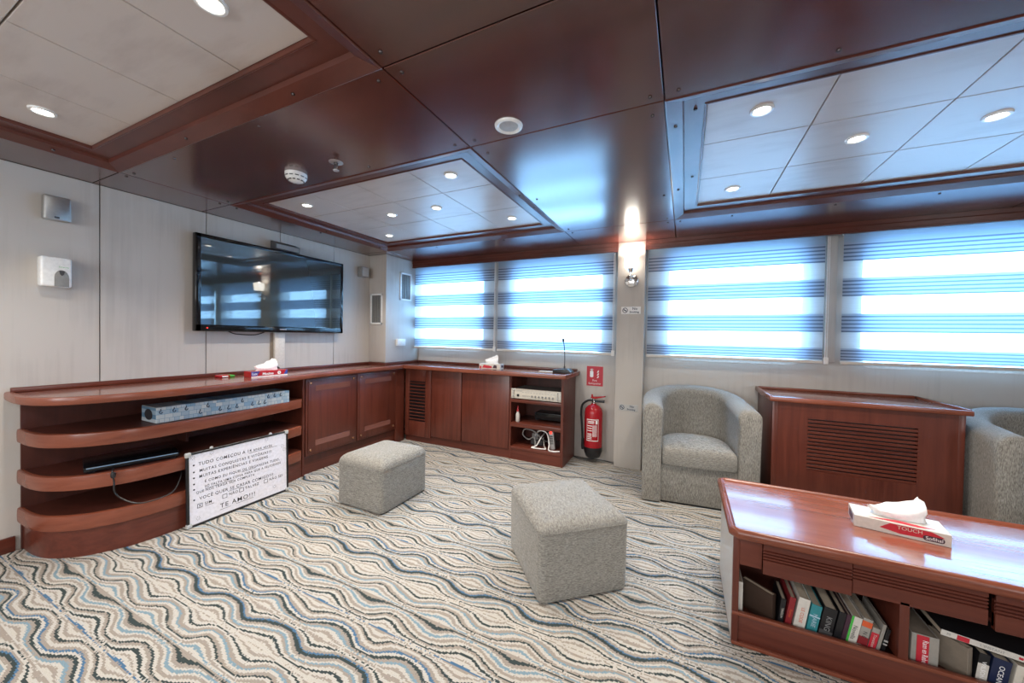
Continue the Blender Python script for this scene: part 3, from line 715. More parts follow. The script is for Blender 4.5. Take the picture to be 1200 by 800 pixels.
# ------------------------------------------------------------------ things in the rack and on the worktop
t_ = thing('amplifier', 'beige rack amplifier with a row of knobs on the top rack shelf', 'amplifier', (-1.33, 3.38, 0.622))
MB().box(-1.585, -1.075, 3.392, 3.70, 0.632, 0.725).build('case', 'grey', t_, 0)
for s in (-1.57, -1.09): MB().box(s-0.01, s+0.01, 3.42, 3.68, 0.622, 0.632).build('foot', 'black', t_, 0)
MB().box(-1.596, -1.064, 3.376, 3.392, 0.632, 0.732, 0.002).build('front_panel', 'amp', t_)
for s in (-1.565, -1.095):
    MB().tube([(s, 3.377, 0.648), (s, 3.352, 0.655), (s, 3.352, 0.710), (s, 3.377, 0.717)], 0.005, 8).build('handle', 'lightgrey', t_)
MB().box(-1.530, -1.505, 3.371, 3.377, 0.652, 0.676, 0.002).build('power_button', 'black', t_)
for k in range(7):
    x = -1.365 + k*0.0365
    MB().lathe([(0.010, 0), (0.010, 0.004), (0.0065, 0.006), (0.006, 0.016), (0.0, 0.0165)], 14, place((x, 3.376, 0.664), (0, -1, 0))).build('knob', 'grey', t_)
mb = MB()
for k in range(5): mb.box(-1.468+k*0.018, -1.458+k*0.018, 3.373, 3.377, 0.660, 0.666)
for k in range(12): mb.box(-1.47+k*0.030, -1.455+k*0.030, 3.3745, 3.377, 0.696, 0.700)
for x in (-1.588, -1.072):
    for z in (0.645, 0.72): mb.box(x-0.004, x+0.004, 3.3745, 3.377, z-0.003, z+0.003)
mb.text('AMPLIFIER', 0.014, place((-1.535, 3.3755, 0.708), (0, -1, 0)))
mb.build('printed_marks', 'greytext', t_, 0)
t_ = thing('sauce_bottle', 'small clear bottle with pointed red cap on the middle rack shelf', 'bottle', (-1.545, 3.44, 0.381))
MB().lathe([(0.0, 0.0), (0.020, 0.0), (0.022, 0.006), (0.022, 0.07), (0.018, 0.085), (0.012, 0.095), (0.012, 0.105), (0.0, 0.105)], 18).build('body', 'clearplastic', t_, local=True)
MB().lathe([(0.0, 0.105), (0.013, 0.105), (0.013, 0.120), (0.008, 0.132), (0.004, 0.165), (0.0, 0.166)], 16).build('cap', 'red', t_, local=True)
t_ = thing('black_player', 'black box-shaped player deep on the middle rack shelf', 'player', (-1.25, 3.6, 0.381))
MB().box(-1.42, -1.10, 3.60, 3.77, 0.389, 0.46, 0.004).build('case', 'black', t_)
MB().box(-1.41, -1.11, 3.596, 3.60, 0.395, 0.454, 0.001, 1).build('front_panel', 'blackgloss', t_)
mb = MB()
for x in (-1.40, -1.12):
    for y in (3.62, 3.75): mb.box(x-0.01, x+0.01, y-0.01, y+0.01, 0.381, 0.389)
mb.build('feet', 'darkgrey', t_, 0)
t_ = thing('power_cables', 'tangled pale power cables on the bottom rack shelf', 'cable', (-1.35, 3.43, 0.137))
MB().tube(bez([(-1.20, 3.70, 0.16), (-1.26, 3.50, 0.20), (-1.36, 3.44, 0.30), (-1.47, 3.46, 0.305), (-1.50, 3.48, 0.24), (-1.43, 3.46, 0.205), (-1.36, 3.44, 0.24), (-1.34, 3.42, 0.16), (-1.37, 3.41, 0.146)]), 0.0062, 7).build('cable', 'grey', t_)
MB().tube(bez([(-1.30, 3.62, 0.26), (-1.28, 3.43, 0.25), (-1.32, 3.41, 0.17), (-1.37, 3.40, 0.146), (-1.30, 3.395, 0.146), (-1.22, 3.41, 0.146)]), 0.006, 7).build('cable', 'white', t_)
MB().tube(bez([(-1.40, 3.55, 0.22), (-1.30, 3.44, 0.315), (-1.22, 3.43, 0.30), (-1.19, 3.42, 0.20), (-1.185, 3.395, 0.148), (-1.13, 3.385, 0.144), (-1.075, 3.40, 0.148)]), 0.0065, 7).build('cable', 'white', t_)
MB().tube(bez([(-1.22, 3.41, 0.147), (-1.26, 3.47, 0.16), (-1.30, 3.55, 0.22)]), 0.006, 7).build('cable', 'offwhite', t_)
MB().box(-1.42, -1.35, 3.53, 3.60, 0.19, 0.255, 0.008).build('plug', 'grey', t_)
MB().box(-1.43, -1.30, 3.52, 3.62, 0.137, 0.19, 0.006).build('transformer', 'darkgrey', t_)
t_ = thing('power_strip', 'grey upright power strip with red switch light on the bottom rack shelf', 'power strip', (-1.175, 3.47, 0.137))
mt = Matrix.Translation((-1.165, 3.47, 0.1385)) @ Matrix.Rotation(math.radians(-7), 4, 'Y')
MB().box(-0.026, 0.026, -0.02, 0.02, 0, 0.175, 0.006, mtx=mt).build('body', 'lightgrey', t_)
mb = MB()
for k in range(5): mb.box(-0.017, 0.017, -0.0225, -0.019, 0.055+k*0.018, 0.064+k*0.018, mtx=mt)
mb.build('sockets', 'darkgrey', t_, 0)
MB().box(-0.014, 0.014, -0.022, -0.012, 0.155, 0.181, 0.003, mtx=mt).build('switch_light', 'ledred', t_)

# gooseneck microphone, card
t_ = thing('desk_microphone', 'black gooseneck desk microphone at the right end of the worktop', 'microphone', (-1.10, 3.56, 0.9))
MB().prism([(-0.095, 0), (0.095, 0), (0.095, 0.016), (0.06, 0.046), (-0.095, 0.034)], -0.065, 0.065, 0.006, axis='y', mtx=Matrix.Translation((0, 0, 0))).build('base', 'black', t_, local=True)
MB().tube([(0.0, 0.03, 0.036), (0.0, 0.032, 0.066)], 0.009, 10).build('socket', 'darkgrey', t_, local=True)
MB().tube(bez([(0.0, 0.032, 0.055), (0.0, 0.034, 0.15), (-0.004, 0.03, 0.25), (-0.012, 0.02, 0.315)]), 0.0042, 8).build('gooseneck', 'black', t_, local=True)
MB().lathe([(0.0, 0.352), (0.008, 0.350), (0.012, 0.340), (0.012, 0.322), (0.006, 0.312), (0, 0.312)], 14, Matrix.Translation((-0.014, 0.017, 0))).build('microphone_head', 'darkgrey', t_, local=True)
mb = MB()
for k in range(4): mb.box(-0.05+k*0.024, -0.034+k*0.024, -0.05, -0.034, 0.034+k*0.002, 0.042+k*0.002)
mb.build('buttons', 'darkgrey', t_, 0, local=True)
t_ = thing('cream_card', 'cream card lying on the worktop beside the microphone', 'card', (-1.28, 3.55, 0.9))
MB().box(-0.075, 0.075, -0.03, 0.03, 0.001, 0.010, 0.002).build('card', 'cream', t_, local=True)

# tissue boxes
def tissue(name, label, loc, rz, dims, top, trims):
    w, d_, h = dims
    o = thing(name, label, 'tissue box', loc, rz)
    MB().box(-w/2, w/2, -d_/2, d_/2, 0, h, 0.0015, 1).build('carton', top, o, local=True)
    rnd = random.Random(hash(label) % 1000 if False else len(label))
    rings = []
    n = 26
    for lev, (z, sx, sy, sh) in enumerate([(h-0.001, 0.30, 0.10, 0), (h+0.012, 0.27, 0.16, 0.05), (h+0.03, 0.29, 0.20, 0.10), (h+0.047, 0.31, 0.13, 0.20), (h+0.055, 0.30, 0.05, 0.30)]):
        ring = []
        for i in range(n):
            a = 2*PI*i/n
            rip = 1 + 0.10*math.sin(3*a+lev) + 0.05*math.sin(7*a+2*lev)
            zz = z + (0.030*math.cos(a-0.3)*lev/4 + 0.012*math.sin(2*a)*lev/4 + rnd.uniform(-.002, .002)*lev)
            ring.append((w*sx*math.cos(a)*rip, d_*1.2*sy*math.sin(a)*rip + sh*0.03, zz))
        rings.append(ring)
    MB().loft(rings, False, True).build('tissue', 'paper', o, 60, local=True)
    return o
# red and blue one on the long worktop
t_ = tissue('tissue_box', 'red and blue tissue box with a white tissue pulled up, below the television', (-3.13, 1.86, 0.9), PI/2-0.03, (0.285, 0.105, 0.047), 'red', None)
fy = -0.0533
def fp(x0, x1, z0, z1, y=fy, sk=0.0): return [(x0, z0), (x1, z0), (x1+sk, z1), (x0+sk, z1)]
MB().prism([(-0.142, 0.012), (-0.10, 0.012), (-0.078, 0.047), (-0.142, 0.047)], fy, fy+0.001, axis='y').prism([(0.108, 0.004), (0.142, 0.004), (0.142, 0.046), (0.130, 0.046)], fy, fy+0.001, axis='y').build('blue_print', 'blue', t_, 0, local=True)
mb = MB().text('Lux', 0.026, place((-0.137, fy-0.0006, 0.028), (0, -1, 0)), bold=0.0005).text('Maxima', 0.028, place((-0.062, fy-0.0006, 0.024), (0, -1, 0)), shear=0.2, bold=0.0008)
mb.lathe([(0, 0.0), (0.014, 0.0), (0.014, 0.0006), (0, 0.0006)], 16, place((0.072, fy-0.0004, 0.026), (0, -1, 0)))
mb.box(-0.142, 0.142, fy-0.0006, fy+0.001, 0.001, 0.008)
mb.build('white_print', 'paper', t_, 0, local=True)
mb = MB().text('5', 0.02, place((0.072, fy-0.0016, 0.026), (0, -1, 0)), 'CENTER'); mb.build('printed_number', 'ink', t_, 0, local=True)
t_ = tissue('tissue_box', 'small pink and white tissue box on the worktop below the windows', (-1.93, 3.56, 0.9), 0.12, (0.25, 0.11, 0.055), 'bookwhite', None)
fy = -0.0558
mb = MB().prism([(-0.09, 0.012), (-0.02, 0.006), (0.03, 0.012), (0.02, 0.032), (-0.07, 0.044)], fy, fy+0.001, axis='y').box(-0.118, -0.098, fy, fy+0.001, 0.004, 0.03)
mb.build('pink_print', 'signred', t_, 0, local=True)
MB().prism([(0.035, 0.010), (0.085, 0.008), (0.08, 0.040), (0.05, 0.046)], fy, fy+0.001, axis='y').prism([(-0.03, 0.02), (0.035, 0.012), (0.03, 0.040), (-0.02, 0.042)], 0.1252, 0.126, axis='x').build('dark_print', 'purple', t_, 0, local=True)
# pen behind the red tissue box, small red pack beside it
t_ = thing('pen', 'black slanting pen behind the red tissue box', 'pen', (-3.30, 2.06, 0.9))
MB().tube([(-3.335, 2.10, 0.932), (-3.31, 2.06, 0.952), (-3.285, 2.02, 0.972)], [0.006, 0.007, 0.005], 8).build('barrel', 'black', t_)
MB().tube([(-3.285, 2.02, 0.972), (-3.279, 2.01, 0.976)], [0.005, 0.002], 8).build('tip', 'chrome', t_)
MB().box(-3.352, -3.325, 2.085, 2.13, 0.9, 0.934, 0.003).build('holder', 'black', t_)
t_ = thing('red_wrapped_pack', 'small flat red and green wrapped pack left of the red tissue box', 'packet', (-3.28, 1.66, 0.9))
MB().box(-3.33, -3.25, 1.585, 1.655, 0.901, 0.920, 0.005).build('wrapper', 'red', t_)
MB().box(-3.33, -3.25, 1.655, 1.69, 0.901, 0.916, 0.005).build('green_end', 'green', t_)
MB().box(-3.2505, -3.249, 1.60, 1.64, 0.905, 0.914).build('white_print', 'paper', t_, 0)

# packs of boxes on the top curved shelf
def pack(label, y0, y1, x1, z0, h, cells, hooks):
    p = thing('tissue_multipack', label, 'carton', (x1-0.12, y0, z0))
    MB().box(x1-0.19, x1, y0, y1, z0, z0+h, 0.003, 1).build('carton', 'patchprint', p)
    c = MB()
    for q, (s_, hi) in enumerate(hooks):
        yy = y0+(y1-y0)*s_; zc = z0+h*(0.70 if hi else 0.32)
        pts = [(x1+0.0015, yy+0.007*math.cos(t2), zc+0.009*math.sin(t2)) for t2 in [math.radians(d2) for d2 in range(100, 361, 26)]]
        c.tube(pts, 0.0028, 5); c.tube([(x1+0.0015, yy-0.001, zc+0.008), (x1+0.0015, yy-0.001, zc+0.020)], 0.0026, 5)
    c.build('hook_print', 'signink', p)
    MB().lathe([(0, 0), (0.034, 0), (0.034, 0.001), (0, 0.001)], 20, place((x1-0.095, y0-0.0004, z0+h*0.5), (0, -1, 0)) @ Matrix.Diagonal((1.5, 1, 1, 1))).build('oval_print', 'ink', p, 0)
    return p
pack('long pale blue patterned carton pack on the top curved shelf', 1.085, 1.745, -2.925, 0.688, 0.098, 0, [(0.035, 1), (0.135, 1), (0.23, 1), (0.345, 0), (0.41, 1), (0.52, 0), (0.60, 0), (0.68, 0), (0.735, 1), (0.84, 0), (0.91, 0), (0.975, 0)])
pack('short pale patterned carton pack right of the long one on the top curved shelf', 1.748, 1.935, -2.945, 0.688, 0.098, 0, [(0.10, 1), (0.36, 1), (0.62, 1)])
# black player on the curved shelf with a hanging lead
t_ = thing('disc_player', 'flat black disc player on the middle curved shelf', 'player', (-3.1, 1.1, 0.455))
mt = Matrix.Translation((-3.075, 1.03, 0.455)) @ Matrix.Rotation(math.radians(-14), 4, 'Z')
MB().box(-0.12, 0.13, -0.20, 0.20, 0.006, 0.034, 0.005, mtx=mt).build('case', 'blackgloss', t_)
MB().box(0.1295, 0.132, -0.19, 0.19, 0.027, 0.032, mtx=mt).build('front_highlight', 'midblue', t_, 0)  # blue highlight along the glossy edge, painted as a thin strip
mb = MB()
for a in (-0.10, 0.11):
    for c in (-0.17, 0.17): mb.box(a-0.012, a+0.012, c-0.012, c+0.012, 0, 0.006, mtx=mt)
mb.build('feet', 'black', t_, 0)
t_ = thing('hanging_lead', 'dark lead with a plug looping down from the middle curved shelf', 'cable', (-2.9, 0.96, 0.40))
MB().tube(bez([(-2.93, 0.90, 0.468), (-2.900, 0.888, 0.462), (-2.895, 0.893, 0.41), (-2.885, 0.90, 0.33), (-2.845, 0.97, 0.262), (-2.832, 1.07, 0.255), (-2.84, 1.14, 0.275), (-2.88, 1.19, 0.34), (-2.93, 1.21, 0.38)]), 0.0042, 7).build('lead', 'black', t_)
MB().lathe([(0, -0.018), (0.009, -0.016), (0.012, 0), (0.009, 0.014), (0, 0.016)], 12, Matrix.Translation((-2.889, 0.888, 0.447))).build('plug', 'black', t_)

# ------------------------------------------------------------------ whiteboard on the floor
B0, B1 = Vector((-2.828, 1.200, 0.0)), Vector((-2.842, 1.865, 0.0))
ax = (B1-B0).normalized(); lean = math.radians(1.8)
nrm = Vector((ax.y, -ax.x, 0)); upb = (Vector((0, 0, 1))*math.cos(lean) - nrm*math.sin(lean)); nb = ax.cross(upb)
BM = Matrix(((ax.x, upb.x, nb.x, B0.x), (ax.y, upb.y, nb.y, B0.y), (ax.z, upb.z, nb.z, 0.002), (0, 0, 0, 1)))
BWd, BHt = (B1-B0).length, 0.478
t_ = thing('whiteboard', 'white marker board with handwriting leaning against the curved shelves', 'whiteboard', B0); t_.matrix_world = BM
MB().box(0.006, BWd-0.006, 0.006, BHt-0.006, -0.010, 0.0).build('writing_surface', 'boardwhite', t_, 0, local=True)
for a in ((0, BWd, 0, 0.014), (0, BWd, BHt-0.014, BHt), (0, 0.014, 0.014, BHt-0.014), (BWd-0.014, BWd, 0.014, BHt-0.014)):
    MB().box(a[0], a[1], a[2], a[3], -0.013, 0.005, 0.002, 1).build('frame_bar', 'black', t_, local=True)
for a, b_ in ((0, 0), (BWd, 0), (0, BHt), (BWd, BHt)):
    sx, sy = (1 if a == 0 else -1), (1 if b_ == 0 else -1)
    x0, x1 = sorted((a-0.003*sx, a+0.026*sx)); y0, y1 = sorted((b_-0.003*sy if b_ else b_, b_+0.026*sy))
    MB().box(x0, x1, y0, y1, -0.015, 0.008, 0.004).build('corner_cap', 'lightgrey', t_, local=True)
for x in (0.14, 0.53): MB().lathe([(0.010, -0.004), (0.010, 0.004), (0.004, 0.006), (0, 0.006)], 12, Matrix.Translation((x, BHt+0.004, -0.002))).build('hanger', 'lightgrey', t_, local=True)
def wr(s_, x, y, size, ratio=1.05, dot=None):
    mb = MB(); mb.text(s_, size, Matrix.Translation((x, y, 0.0006)) @ Matrix.Rotation(math.radians(random.uniform(-.6, .6)), 4, 'Z'), ratio=ratio*0.86, bold=0.0002, space=1.2)
    if dot: MB().lathe([(0, 0), (0.0055, 0), (0.0055, 0.0006), (0, 0.0006)], 10, Matrix.Translation((0.040, y, 0.0002))).build('bullet_dot', 'ink', t_, 0, local=True)
    mb.build('handwritten_line', 'ink', t_, 0, local=True)
lines = [(0.395, 'TUDO COMEÇOU A 14 anos atrás', .030, 0.065), (0.350, 'MUITAS CONQUISTAS E VITÓRIAS!!!', .027, 0.070), (0.312, 'MUITAS EXPERIÊNCIAS E VIAGENS', .027, 0.068),
         (0.272, 'E COMO EU FIQUEI DE ORGANIZAR TUDO,', .024, 0.098), (0.237, 'SÓ FALTA UMA COISA PARA QUE A FELICIDADE', .022, 0.098), (0.212, 'QUE NOS TRAGA SEJA COMPLETA', .022, 0.050), (0.170, 'VOCÊ QUER SE CASAR COMIGO???', .029, 0.068)]
for y, s_, sz, x in lines:
    wr(s_, x, y, sz, dot=y != 0.212)
wr('SIM', 0.098, 0.125, 0.026); wr('NÃO', 0.240, 0.130, 0.026); wr('TALVEZ', 0.345, 0.133, 0.026); wr('NÃO SEI', 0.515, 0.135, 0.026)
wr('X', 0.062, 0.123, 0.026); wr('TE AMO!!!', 0.185, 0.070, 0.042, 1.2)
for x, y in ((0.056, 0.110), (0.200, 0.115), (0.306, 0.118), (0.476, 0.120)):
    mb = MB()
    for a in ((x, x+0.028, y, y+0.0025), (x, x+0.028, y+0.025, y+0.0275), (x, x+0.0025, y, y+0.027), (x+0.0265, x+0.029, y, y+0.027)): mb.box(*a, 0.0002, 0.0008)
    mb.build('tick_box', 'ink', t_, 0, local=True)
for a in ((0.37, 0.58, 0.377), (0.185, 0.25, 0.045), (0.285, 0.40, 0.047), (0.325, 0.42, 0.257), (0.100, 0.27, 0.222), (0.235, 0.32, 0.152), (0.100, 0.15, 0.108)): MB().box(a[0], a[1], a[2], a[2]+0.002, 0.0002, 0.0008).build('underline', 'ink', t_, 0, local=True)
for cx, cy in ((0.035, 0.445), (0.14, 0.448), (0.62, 0.365), (0.635, 0.335), (0.50, 0.448), (0.06, 0.045), (0.555, 0.068)):
    mb = MB()
    for k in range(7):
        a = 2*PI*k/7; mb.box(0.007, 0.014, -0.001, 0.001, 0.0002, 0.0008, mtx=Matrix.Translation((cx, cy, 0)) @ Matrix.Rotation(a, 4, 'Z'))
    mb.build('starburst_doodle', 'greytext', t_, 0, local=True)

# ------------------------------------------------------------------ signs, lamp and extinguisher by the pillar
t_ = thing('fire_extinguisher_sign', 'red sign with a white extinguisher symbol above the fire extinguisher', 'sign', (-0.835, YW, 0.77))
MB().box(-0.920, -0.750, YW-0.003, YW, 0.760, 0.965, 0.001, 1).build('plate', 'signred', t_)
y = YW-0.0035
mb = MB().prism(rrect(-0.885, -0.850, 0.850, 0.918, 0.010, 4), y-0.0004, y, axis='y').prism(rrect(-0.876, -0.858, 0.920, 0.938, 0.004, 3), y-0.0004, y, axis='y').box(-0.884, -0.850, y-0.0004, y, 0.928, 0.934)
for k in range(3):
    mb.prism([(-0.815+0.001*k, 0.845+k*0.028), (-0.800, 0.845+k*0.028), (-0.792, 0.860+k*0.028), (-0.798, 0.872+k*0.028), (-0.806, 0.858+k*0.028)], y-0.0004, y, axis='y')
mb.text('Fire', 0.030, place((-0.835, y-0.0004, 0.817), (0, -1, 0)), 'CENTER').text('Extinguisher', 0.026, place((-0.835, y-0.0004, 0.786), (0, -1, 0)), 'CENTER')
mb.build('white_symbol', 'paper', t_, 0)
def nosmoke(x0, x1, z0, z1, label, mat):
    o = thing('no_smoking_sign', label, 'sign', ((x0+x1)/2, 3.665, z0))
    MB().box(x0, x1, 3.662, 3.665, z0, z1, 0.001, 1).build('plate', mat, o)
    y = 3.6615; h = z1-z0; cx, cz, R = x0+h*0.52, (z0+z1)/2, h*0.36
    mb = MB()
    ring = lambda r_, yy: [(cx+r_*math.cos(2*PI*i/28), yy, cz+r_*math.sin(2*PI*i/28)) for i in range(28)]
    mb.loft([ring(R, y), ring(R*0.76, y)], False, False)
    mb.box(-R*0.85, R*0.85, y-0.0003, y, -R*0.13, R*0.13, mtx=Matrix.Translation((cx, 0, cz)) @ Matrix.Rotation(math.radians(45), 4, 'Y'))
    mb.box(cx-R*0.6, cx+R*0.5, y-0.0003, y, cz-R*0.12, cz+R*0.12)
    mb.text('No', h*0.50, place((cx+R+(x1-cx-R)*0.55, y-0.0003, cz+h*0.21), (0, -1, 0)), 'CENTER', bold=0.0006).text('Smoking', h*0.36, place((cx+R+(x1-cx-R)*0.5, y-0.0003, cz-h*0.24), (0, -1, 0)), 'CENTER', bold=0.0006)
    mb.build('printed_symbol', 'signink', o, 0)
nosmoke(-0.562, -0.382, 1.498, 1.568, 'white no smoking sign at eye level on the pillar, under the wall lamp', 'paper')
nosmoke(-0.567, -0.387, 0.560, 0.622, 'grey no smoking sign low on the pillar, beside the fire extinguisher', 'lightgrey')
t_ = thing('wall_sconce', 'chrome wall lamp with a glowing square glass shade on the pillar', 'wall lamp', (-0.47, 3.665, 1.83))
MB().lathe([(0.066, 0.0), (0.066, 0.010), (0.058, 0.022), (0.03, 0.030), (0.0, 0.032)], 28, place((-0.470, 3.665, 1.815), (0, -1, 0))).build('wall_plate', 'chrome', t_)
MB().tube(bez([(-0.470, 3.640, 1.815), (-0.470, 3.590, 1.818), (-0.470, 3.572, 1.85), (-0.470, 3.570, 1.895)]), 0.009, 10).build('arm', 'chrome', t_)
MB().lathe([(0.0, 0.0), (0.018, 0.0), (0.034, 0.03), (0.034, 0.035), (0, 0.035)], 20, Matrix.Translation((-0.470, 3.570, 1.885))).build('cup', 'chrome', t_)
sq = lambda w, z: [(-0.470-w, 3.570-w, z), (-0.470+w, 3.570-w, z), (-0.470+w, 3.570+w, z), (-0.470-w, 3.570+w, z)]
MB().loft([sq(0.048, 1.922), sq(0.056, 2.045), sq(0.052, 2.045), sq(0.045, 1.926)], True, False).build('glass_shade', 'shadeglow', t_, 20)
lamp('sconce_lamp', 'POINT', (-0.470-t_.location.x, 3.570-t_.location.y, 2.015-t_.location.z), SCONCE_W, (1.0, 0.93, 0.82), t_, shadow_soft_size=0.04)

EX = (-0.815, 3.69)
t_ = thing('fire_extinguisher', 'red fire extinguisher with black hose on the wall below its sign', 'fire extinguisher', (EX[0], EX[1], 0.05))
T = Matrix.Translation((EX[0], EX[1], 0))
MB().lathe([(0.0, 0.115), (0.080, 0.115), (0.090, 0.135), (0.090, 0.505), (0.082, 0.545), (0.055, 0.575), (0.026, 0.588), (0.026, 0.600), (0, 0.600)], 32, T).build('cylinder', 'red', t_)
MB().lathe([(0.0, 0.055), (0.060, 0.055), (0.072, 0.065), (0.0912, 0.120), (0.0912, 0.165), (0.0, 0.165)], 32, T).build('foot_ring', 'black', t_)
MB().lathe([(0.0, 0.598), (0.022, 0.598), (0.022, 0.615), (0.015, 0.622), (0.015, 0.648), (0, 0.65)], 16, T).build('valve', 'chrome', t_)
MB().prism([(-0.03, 0.632), (0.105, 0.640), (0.105, 0.612), (0.02, 0.612)], -0.014, 0.014, 0.004, axis='y', mtx=T).build('carry_handle', 'black', t_)
MB().prism([(-0.03, 0.650), (0.02, 0.646), (0.115, 0.672), (0.115, 0.682), (0.02, 0.668), (-0.028, 0.664)], -0.013, 0.013, 0.003, axis='y', mtx=T).build('lever', 'red', t_)
MB().lathe([(0, 0.66), (0.009, 0.66), (0.010, 0.676), (0.006, 0.69), (0, 0.692)], 10, Matrix.Translation((EX[0]-0.018, EX[1], 0))).build('safety_pin', 'red', t_)
x, y = EX
MB().tube(bez([(x-0.01, y, 0.628), (x-0.06, y, 0.622), (x-0.115, y, 0.575), (x-0.128, y, 0.49), (x-0.118, y, 0.36), (x-0.108, y, 0.22)]), 0.011, 10).build('hose', 'black', t_)
MB().tube([(x-0.108, y, 0.23), (x-0.104, y, 0.15), (x-0.102, y, 0.12)], [0.014, 0.018, 0.016], 10).build('nozzle', 'black', t_)
mb = MB()
def cyl_patch(a0, a1, z0, z1, r_=0.0908):
    n = 6; rings = [[(x+r_*math.sin(a0+(a1-a0)*k/n), y-r_*math.cos(a0+(a1-a0)*k/n), z) for k in range(n+1)] for z in (z0, z1)]
    mb.loft(rings, False, False, False)
for (a0, a1, z0, z1) in ((-.55, .80, .445, .452), (-.55, .80, .235, .242), (.76, .80, .235, .452), (-.55, -.51, .235, .452), (-.4, .3, .425, .434), (-.4, .3, .410, .417), (.45, .68, .405, .440)): cyl_patch(a0, a1, z0, z1)
for k in range(4): cyl_patch(-.45, .05, .255+k*.016, .262+k*.016)
for k in range(5): cyl_patch(.15+.1*k, .19+.1*k, .28, .395)
for k in range(3): cyl_patch(-.48, -.42+.5, .335+k*.024, .342+k*.024)
mb.build('white_label', 'paper', t_)

# ------------------------------------------------------------------ ottomans
def cushion_rings(outline, levels):
    """outline around (0,0); levels = (scale, inset, z)"""
    return [[(x*s_, y*s_, z) for x, y in outline] for s_, z in levels]
def ottoman(label, loc, rz, w, d_, h, crown, lean):
    o = thing('ottoman', label, 'ottoman', loc, rz, group='grey tweed cube ottomans')
    R = rrect(-w/2, w/2, -d_/2, d_/2, 0.035, 5)
    rings = [[(x*0.985, y*0.985, 0.012) for x, y in R], [(x, y, 0.022) for x, y in R]]
    for k in range(1, 6): rings.append([(x*(1+lean*k/5), y*(1+lean*k/5), 0.022+(h-0.03)*k/5) for x, y in R])
    b_ = MB().loft(rings).build('side_cover', 'fabric_h', o, 50, local=True)
    s1 = 1+lean
    tr = [[(x*s1, y*s1, h-0.010) for x, y in R], [(x*s1*1.004, y*s1*1.004, h) for x, y in R]]
    for s_, q in ((0.992, 0.20), (0.965, 0.40), (0.92, 0.57), (0.85, 0.73), (0.72, 0.87), (0.52, 0.96), (0.3, 0.99), (0.08, 1.0)):
        tr.append([(x*s1*s_, y*s1*s_, h+crown*q) for x, y in R])
    MB().loft(tr).build('top_cushion', 'fabric_t', o, 60, local=True)
    sm = [(x*s1*1.004, y*s1*1.004, h-0.001) for x, y in R]
    MB().tube(sm+[sm[0]], 0.0022, 6).build('piping', 'fabric_h', o, 60, local=True)
    MB().box(-w/2+0.02, w/2-0.02, -d_/2+0.02, d_/2-0.02, 0, 0.013).build('base_board', 'black', o, 0, local=True)
    return o
ottoman('grey tweed cube ottoman with a domed top in front of the cabinets', (-2.09, 2.13, 0), 0.0, 0.445, 0.49, 0.310, 0.075, 0.0)
ottoman('grey tweed cube ottoman standing turned in the middle of the carpet', (-0.578, 1.937, 0), math.radians(41), 0.475, 0.522, 0.342, 0.056, 0.008)

